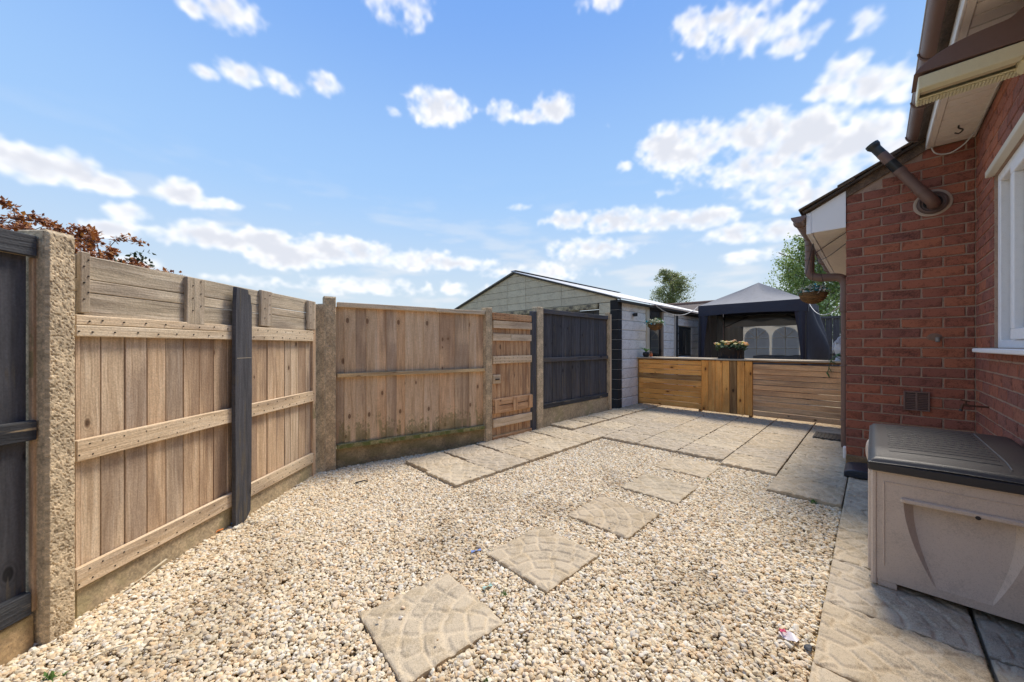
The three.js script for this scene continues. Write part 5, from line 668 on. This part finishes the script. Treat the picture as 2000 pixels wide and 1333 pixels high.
  const curls = []; for (let k = 0; k < 210; k++) { const y = 1 - (k + .5) / 210 * 1.35, a = k * 2.39996, q2 = Math.sqrt(Math.max(0, 1 - y * y)), x = Math.cos(a) * q2, z = Math.sin(a) * q2; if (z > .35 && y < .52) continue; if (y < -.25 && z > -.2) continue; curls.push(new THREE.SphereGeometry(.0125, 7, 5).translate(x * .086, .17 + y * .134, z * .094)); } for (let k = 0; k < 40; k++) { const y = 1 - k / 40, a = k * 2.4, q2 = Math.sqrt(Math.max(0, 1 - y * y)); curls.push(new THREE.SphereGeometry(.010, 7, 5).translate(Math.cos(a) * q2 * .036, .30 + y * .035, Math.sin(a) * q2 * .036)); } part(s, 'curled_hair', merge(curls), plain(.44, .46, .50, .75)); for (const x of [-1, 1]) part(s, 'ear', new THREE.SphereGeometry(.02, 12, 10).scale(.4, 2.2, .8).translate(x * .084, .15, 0), grey); part(s, 'neck', new THREE.CylinderGeometry(.05, .068, .09, 24).translate(0, .045, 0), grey);
  const tr = thing('trailing_plant', 'leafy green plant trailing over the counter front beside the statue', 'plant'); hset(tr, -.36, .915, 6.78); part(tr, 'stem', tubeGeo([[.03, .02, -.03], [-.02, .05, .05], [-.07, -.02, .09], [-.09, -.12, .085], [-.11, -.18, .085]], .004), leafM(.06, .13, .04, .1)); for (const [x, y, z, a, b] of [[-.05, .05, .04, .3, .2], [-.01, .07, .03, 1.2, .4], [-.07, .0, .085, .6, -.6], [-.09, -.09, .09, .2, -1.1], [-.105, -.16, .09, .5, -1.2], [.03, .06, .02, 2, .3], [-.03, .02, .08, 2.6, -.2]]) { const g = new THREE.SphereGeometry(.045, 12, 6).scale(1, .10, .48); g.translate(.035, 0, 0); part(tr, 'leaf', g, leafM(.06, .16, .045, .1), [x, y, z], [0, a, b]); }
  // cables strung across
  const wirePts = (a, b, sag, n = 8) => { const o = []; for (let i = 0; i <= n; i++) { const u = i / n; o.push(a.clone().lerp(b, u).add(new THREE.Vector3(0, -sag * 4 * u * (1 - u), 0))); } return o; };
  const c1 = new THREE.Mesh(tubeGeo(wirePts(P(-3.12, 1.93, 7.28), P(-2.95, 2.04, 9.25), .20), .008, 30, 6), CABLEW); c1.name = numbered('string_cable'); scene.add(c1); tag(c1, 'pale cable sagging from the garage eaves to the gazebo corner', 'cable');
  const c2 = new THREE.Mesh(tubeGeo(wirePts(P(-.92, 1.98, 9.22), P(-.25, 1.62, 5.6), .20), .006, 30, 6), CABLEW); c2.name = numbered('string_cable'); scene.add(c2); tag(c2, 'pale cable sagging from the gazebo corner to the downpipe', 'cable');
}
// ---------------------------------------------------------------- weeds and litter
{
  const spots = [[1410, 899, .036, 'green weed at the corner of the terrace slabs above the gravel'], [1588, 982, .034, 'green weed under the front edge of the terrace slab near the storage box'], [1098, 838, .055, 'green weed in the gap beside the raised slab by the black panel'], [98, 1326, .04, 'grass tuft in the gravel at the foot of the pebble-faced post'], [1384, 938, .026, 'tiny weed at the edge of the stepping stone nearest the terrace'], [948, 1330, .020, 'tiny grass tuft in the gravel beyond the first stepping stone'], [985, 1160, .024, 'wispy grass in the gravel between two stepping stones'], [1195, 958, .018, 'tiny weed in the gravel above the middle stepping stone'], [1455, 905, .04, 'small weed under the terrace edge']];
  spots.slice(0, 8).forEach(([u, v, s, label], i) => { const p = onG(u, v, -.03), f = thing('weed', label, 'weed', [p.x, -.04, p.z], 0, 'weeds in the gravel and joints'); part(f, 'leaves', leaves(26, (q) => [(q() - .5) * s * .8, q() * s * .5, (q() - .5) * s * .8], s * .55, 60 + i, -.5), leafM(.10, .20, .035, .2)).userData.kind = 'stuff'; });
  const scrap = (name, label, u, v, y, geo, m, turn) => { const o = new THREE.Mesh(geo, m); o.name = numbered(name); o.position.copy(onG(u, v, y)); o.rotation.set(.12, turn, .1); scene.add(o); tag(o, label, 'litter', 'scraps of litter in the gravel'); return o; };
  const bent = (w, l, k) => { const g = new THREE.BoxGeometry(w, .0015, l, 6, 1, 10), p = g.attributes.position; for (let i = 0; i < p.count; i++) p.setY(i, p.getY(i) + k * Math.sin(p.getZ(i) / l * 5 + p.getX(i) / w * 2)); g.computeVertexNormals(); return g; };
  scrap('plastic_scrap', 'pale blue plastic scrap in the gravel near the second stepping stone', 930, 1076, -.022, bent(.014, .058, .004), plain(.22, .34, .70, .4), -1.1);
  scrap('plastic_scrap', 'mint green scrap in the gravel between two stepping stones', 952, 1146, -.022, bent(.014, .05, .006), plain(.42, .62, .54, .6), -.9);
  scrap('sweet_wrapper', 'crumpled red and white sweet wrapper in the gravel by the walkway', 1541, 1243, -.018, bent(.030, .062, .009), plain(.80, .74, .74, .45), .6); scrap('wrapper_tip', 'torn crimson wrapper tip beside the white wrapper', 1529, 1232, -.012, bent(.014, .022, .006), plain(.55, .04, .12, .45), .2);
  scrap('slate_chip', 'dark slate chip in the gravel beside the wrapper', 1579, 1266, -.022, noiseDeform(new THREE.IcosahedronGeometry(.017, 1), .02, 40, 3).scale(1, .5, .8), plain(.05, .055, .065, .7), .3);
  scrap('wood_sliver', 'white plastic strip lying on gravel near the bend of the fence', 576, 949, -.024, bent(.012, .12, .002), plain(.78, .76, .70, .6), -.75);
  scrap('orange_clip', 'small orange clip on the gravel under the black board', 428, 1037, -.02, merge([cyl([0, 0, -.02], [0, .005, .02], .004), B3(.014, .006, .012, 0, .002, .02)]), plain(.75, .22, .03, .5), -.5);
  scrap('blue_clip', 'small blue clip on the gravel at the foot of the black board', 455, 1021, -.02, merge([cyl([0, 0, -.014], [0, .005, .014], .004), B3(.018, .006, .012, 0, .002, .01)]), plain(.05, .22, .5, .5), .4);
  scrap('wood_sliver', 'thin pale timber sliver lying along the gravel board', 262, 1140, -.016, bent(.010, .34, .002), plain(.62, .54, .38, .8), .02); scrap('dark_twig', 'dark curled plastic strip on the gravel in front of the tan panel', 706, 942, -.026, tubeGeo([[-.05, 0, 0], [-.02, .008, .01], [.02, .004, -.008], [.05, .0, .004]], .006), plain(.04, .042, .045, .6), .1); scrap('wood_sliver', 'thin straw stalk on the gravel in the foreground', 215, 1272, -.02, tubeGeo([[-.06, 0, 0], [0, .006, 0], [.06, 0, .01]], .0022), plain(.66, .58, .42, .8), .6);
}

scene.traverse((o) => { if (o.isMesh) { o.castShadow = true; o.receiveShadow = true; } });
renderer.render(scene, camera);
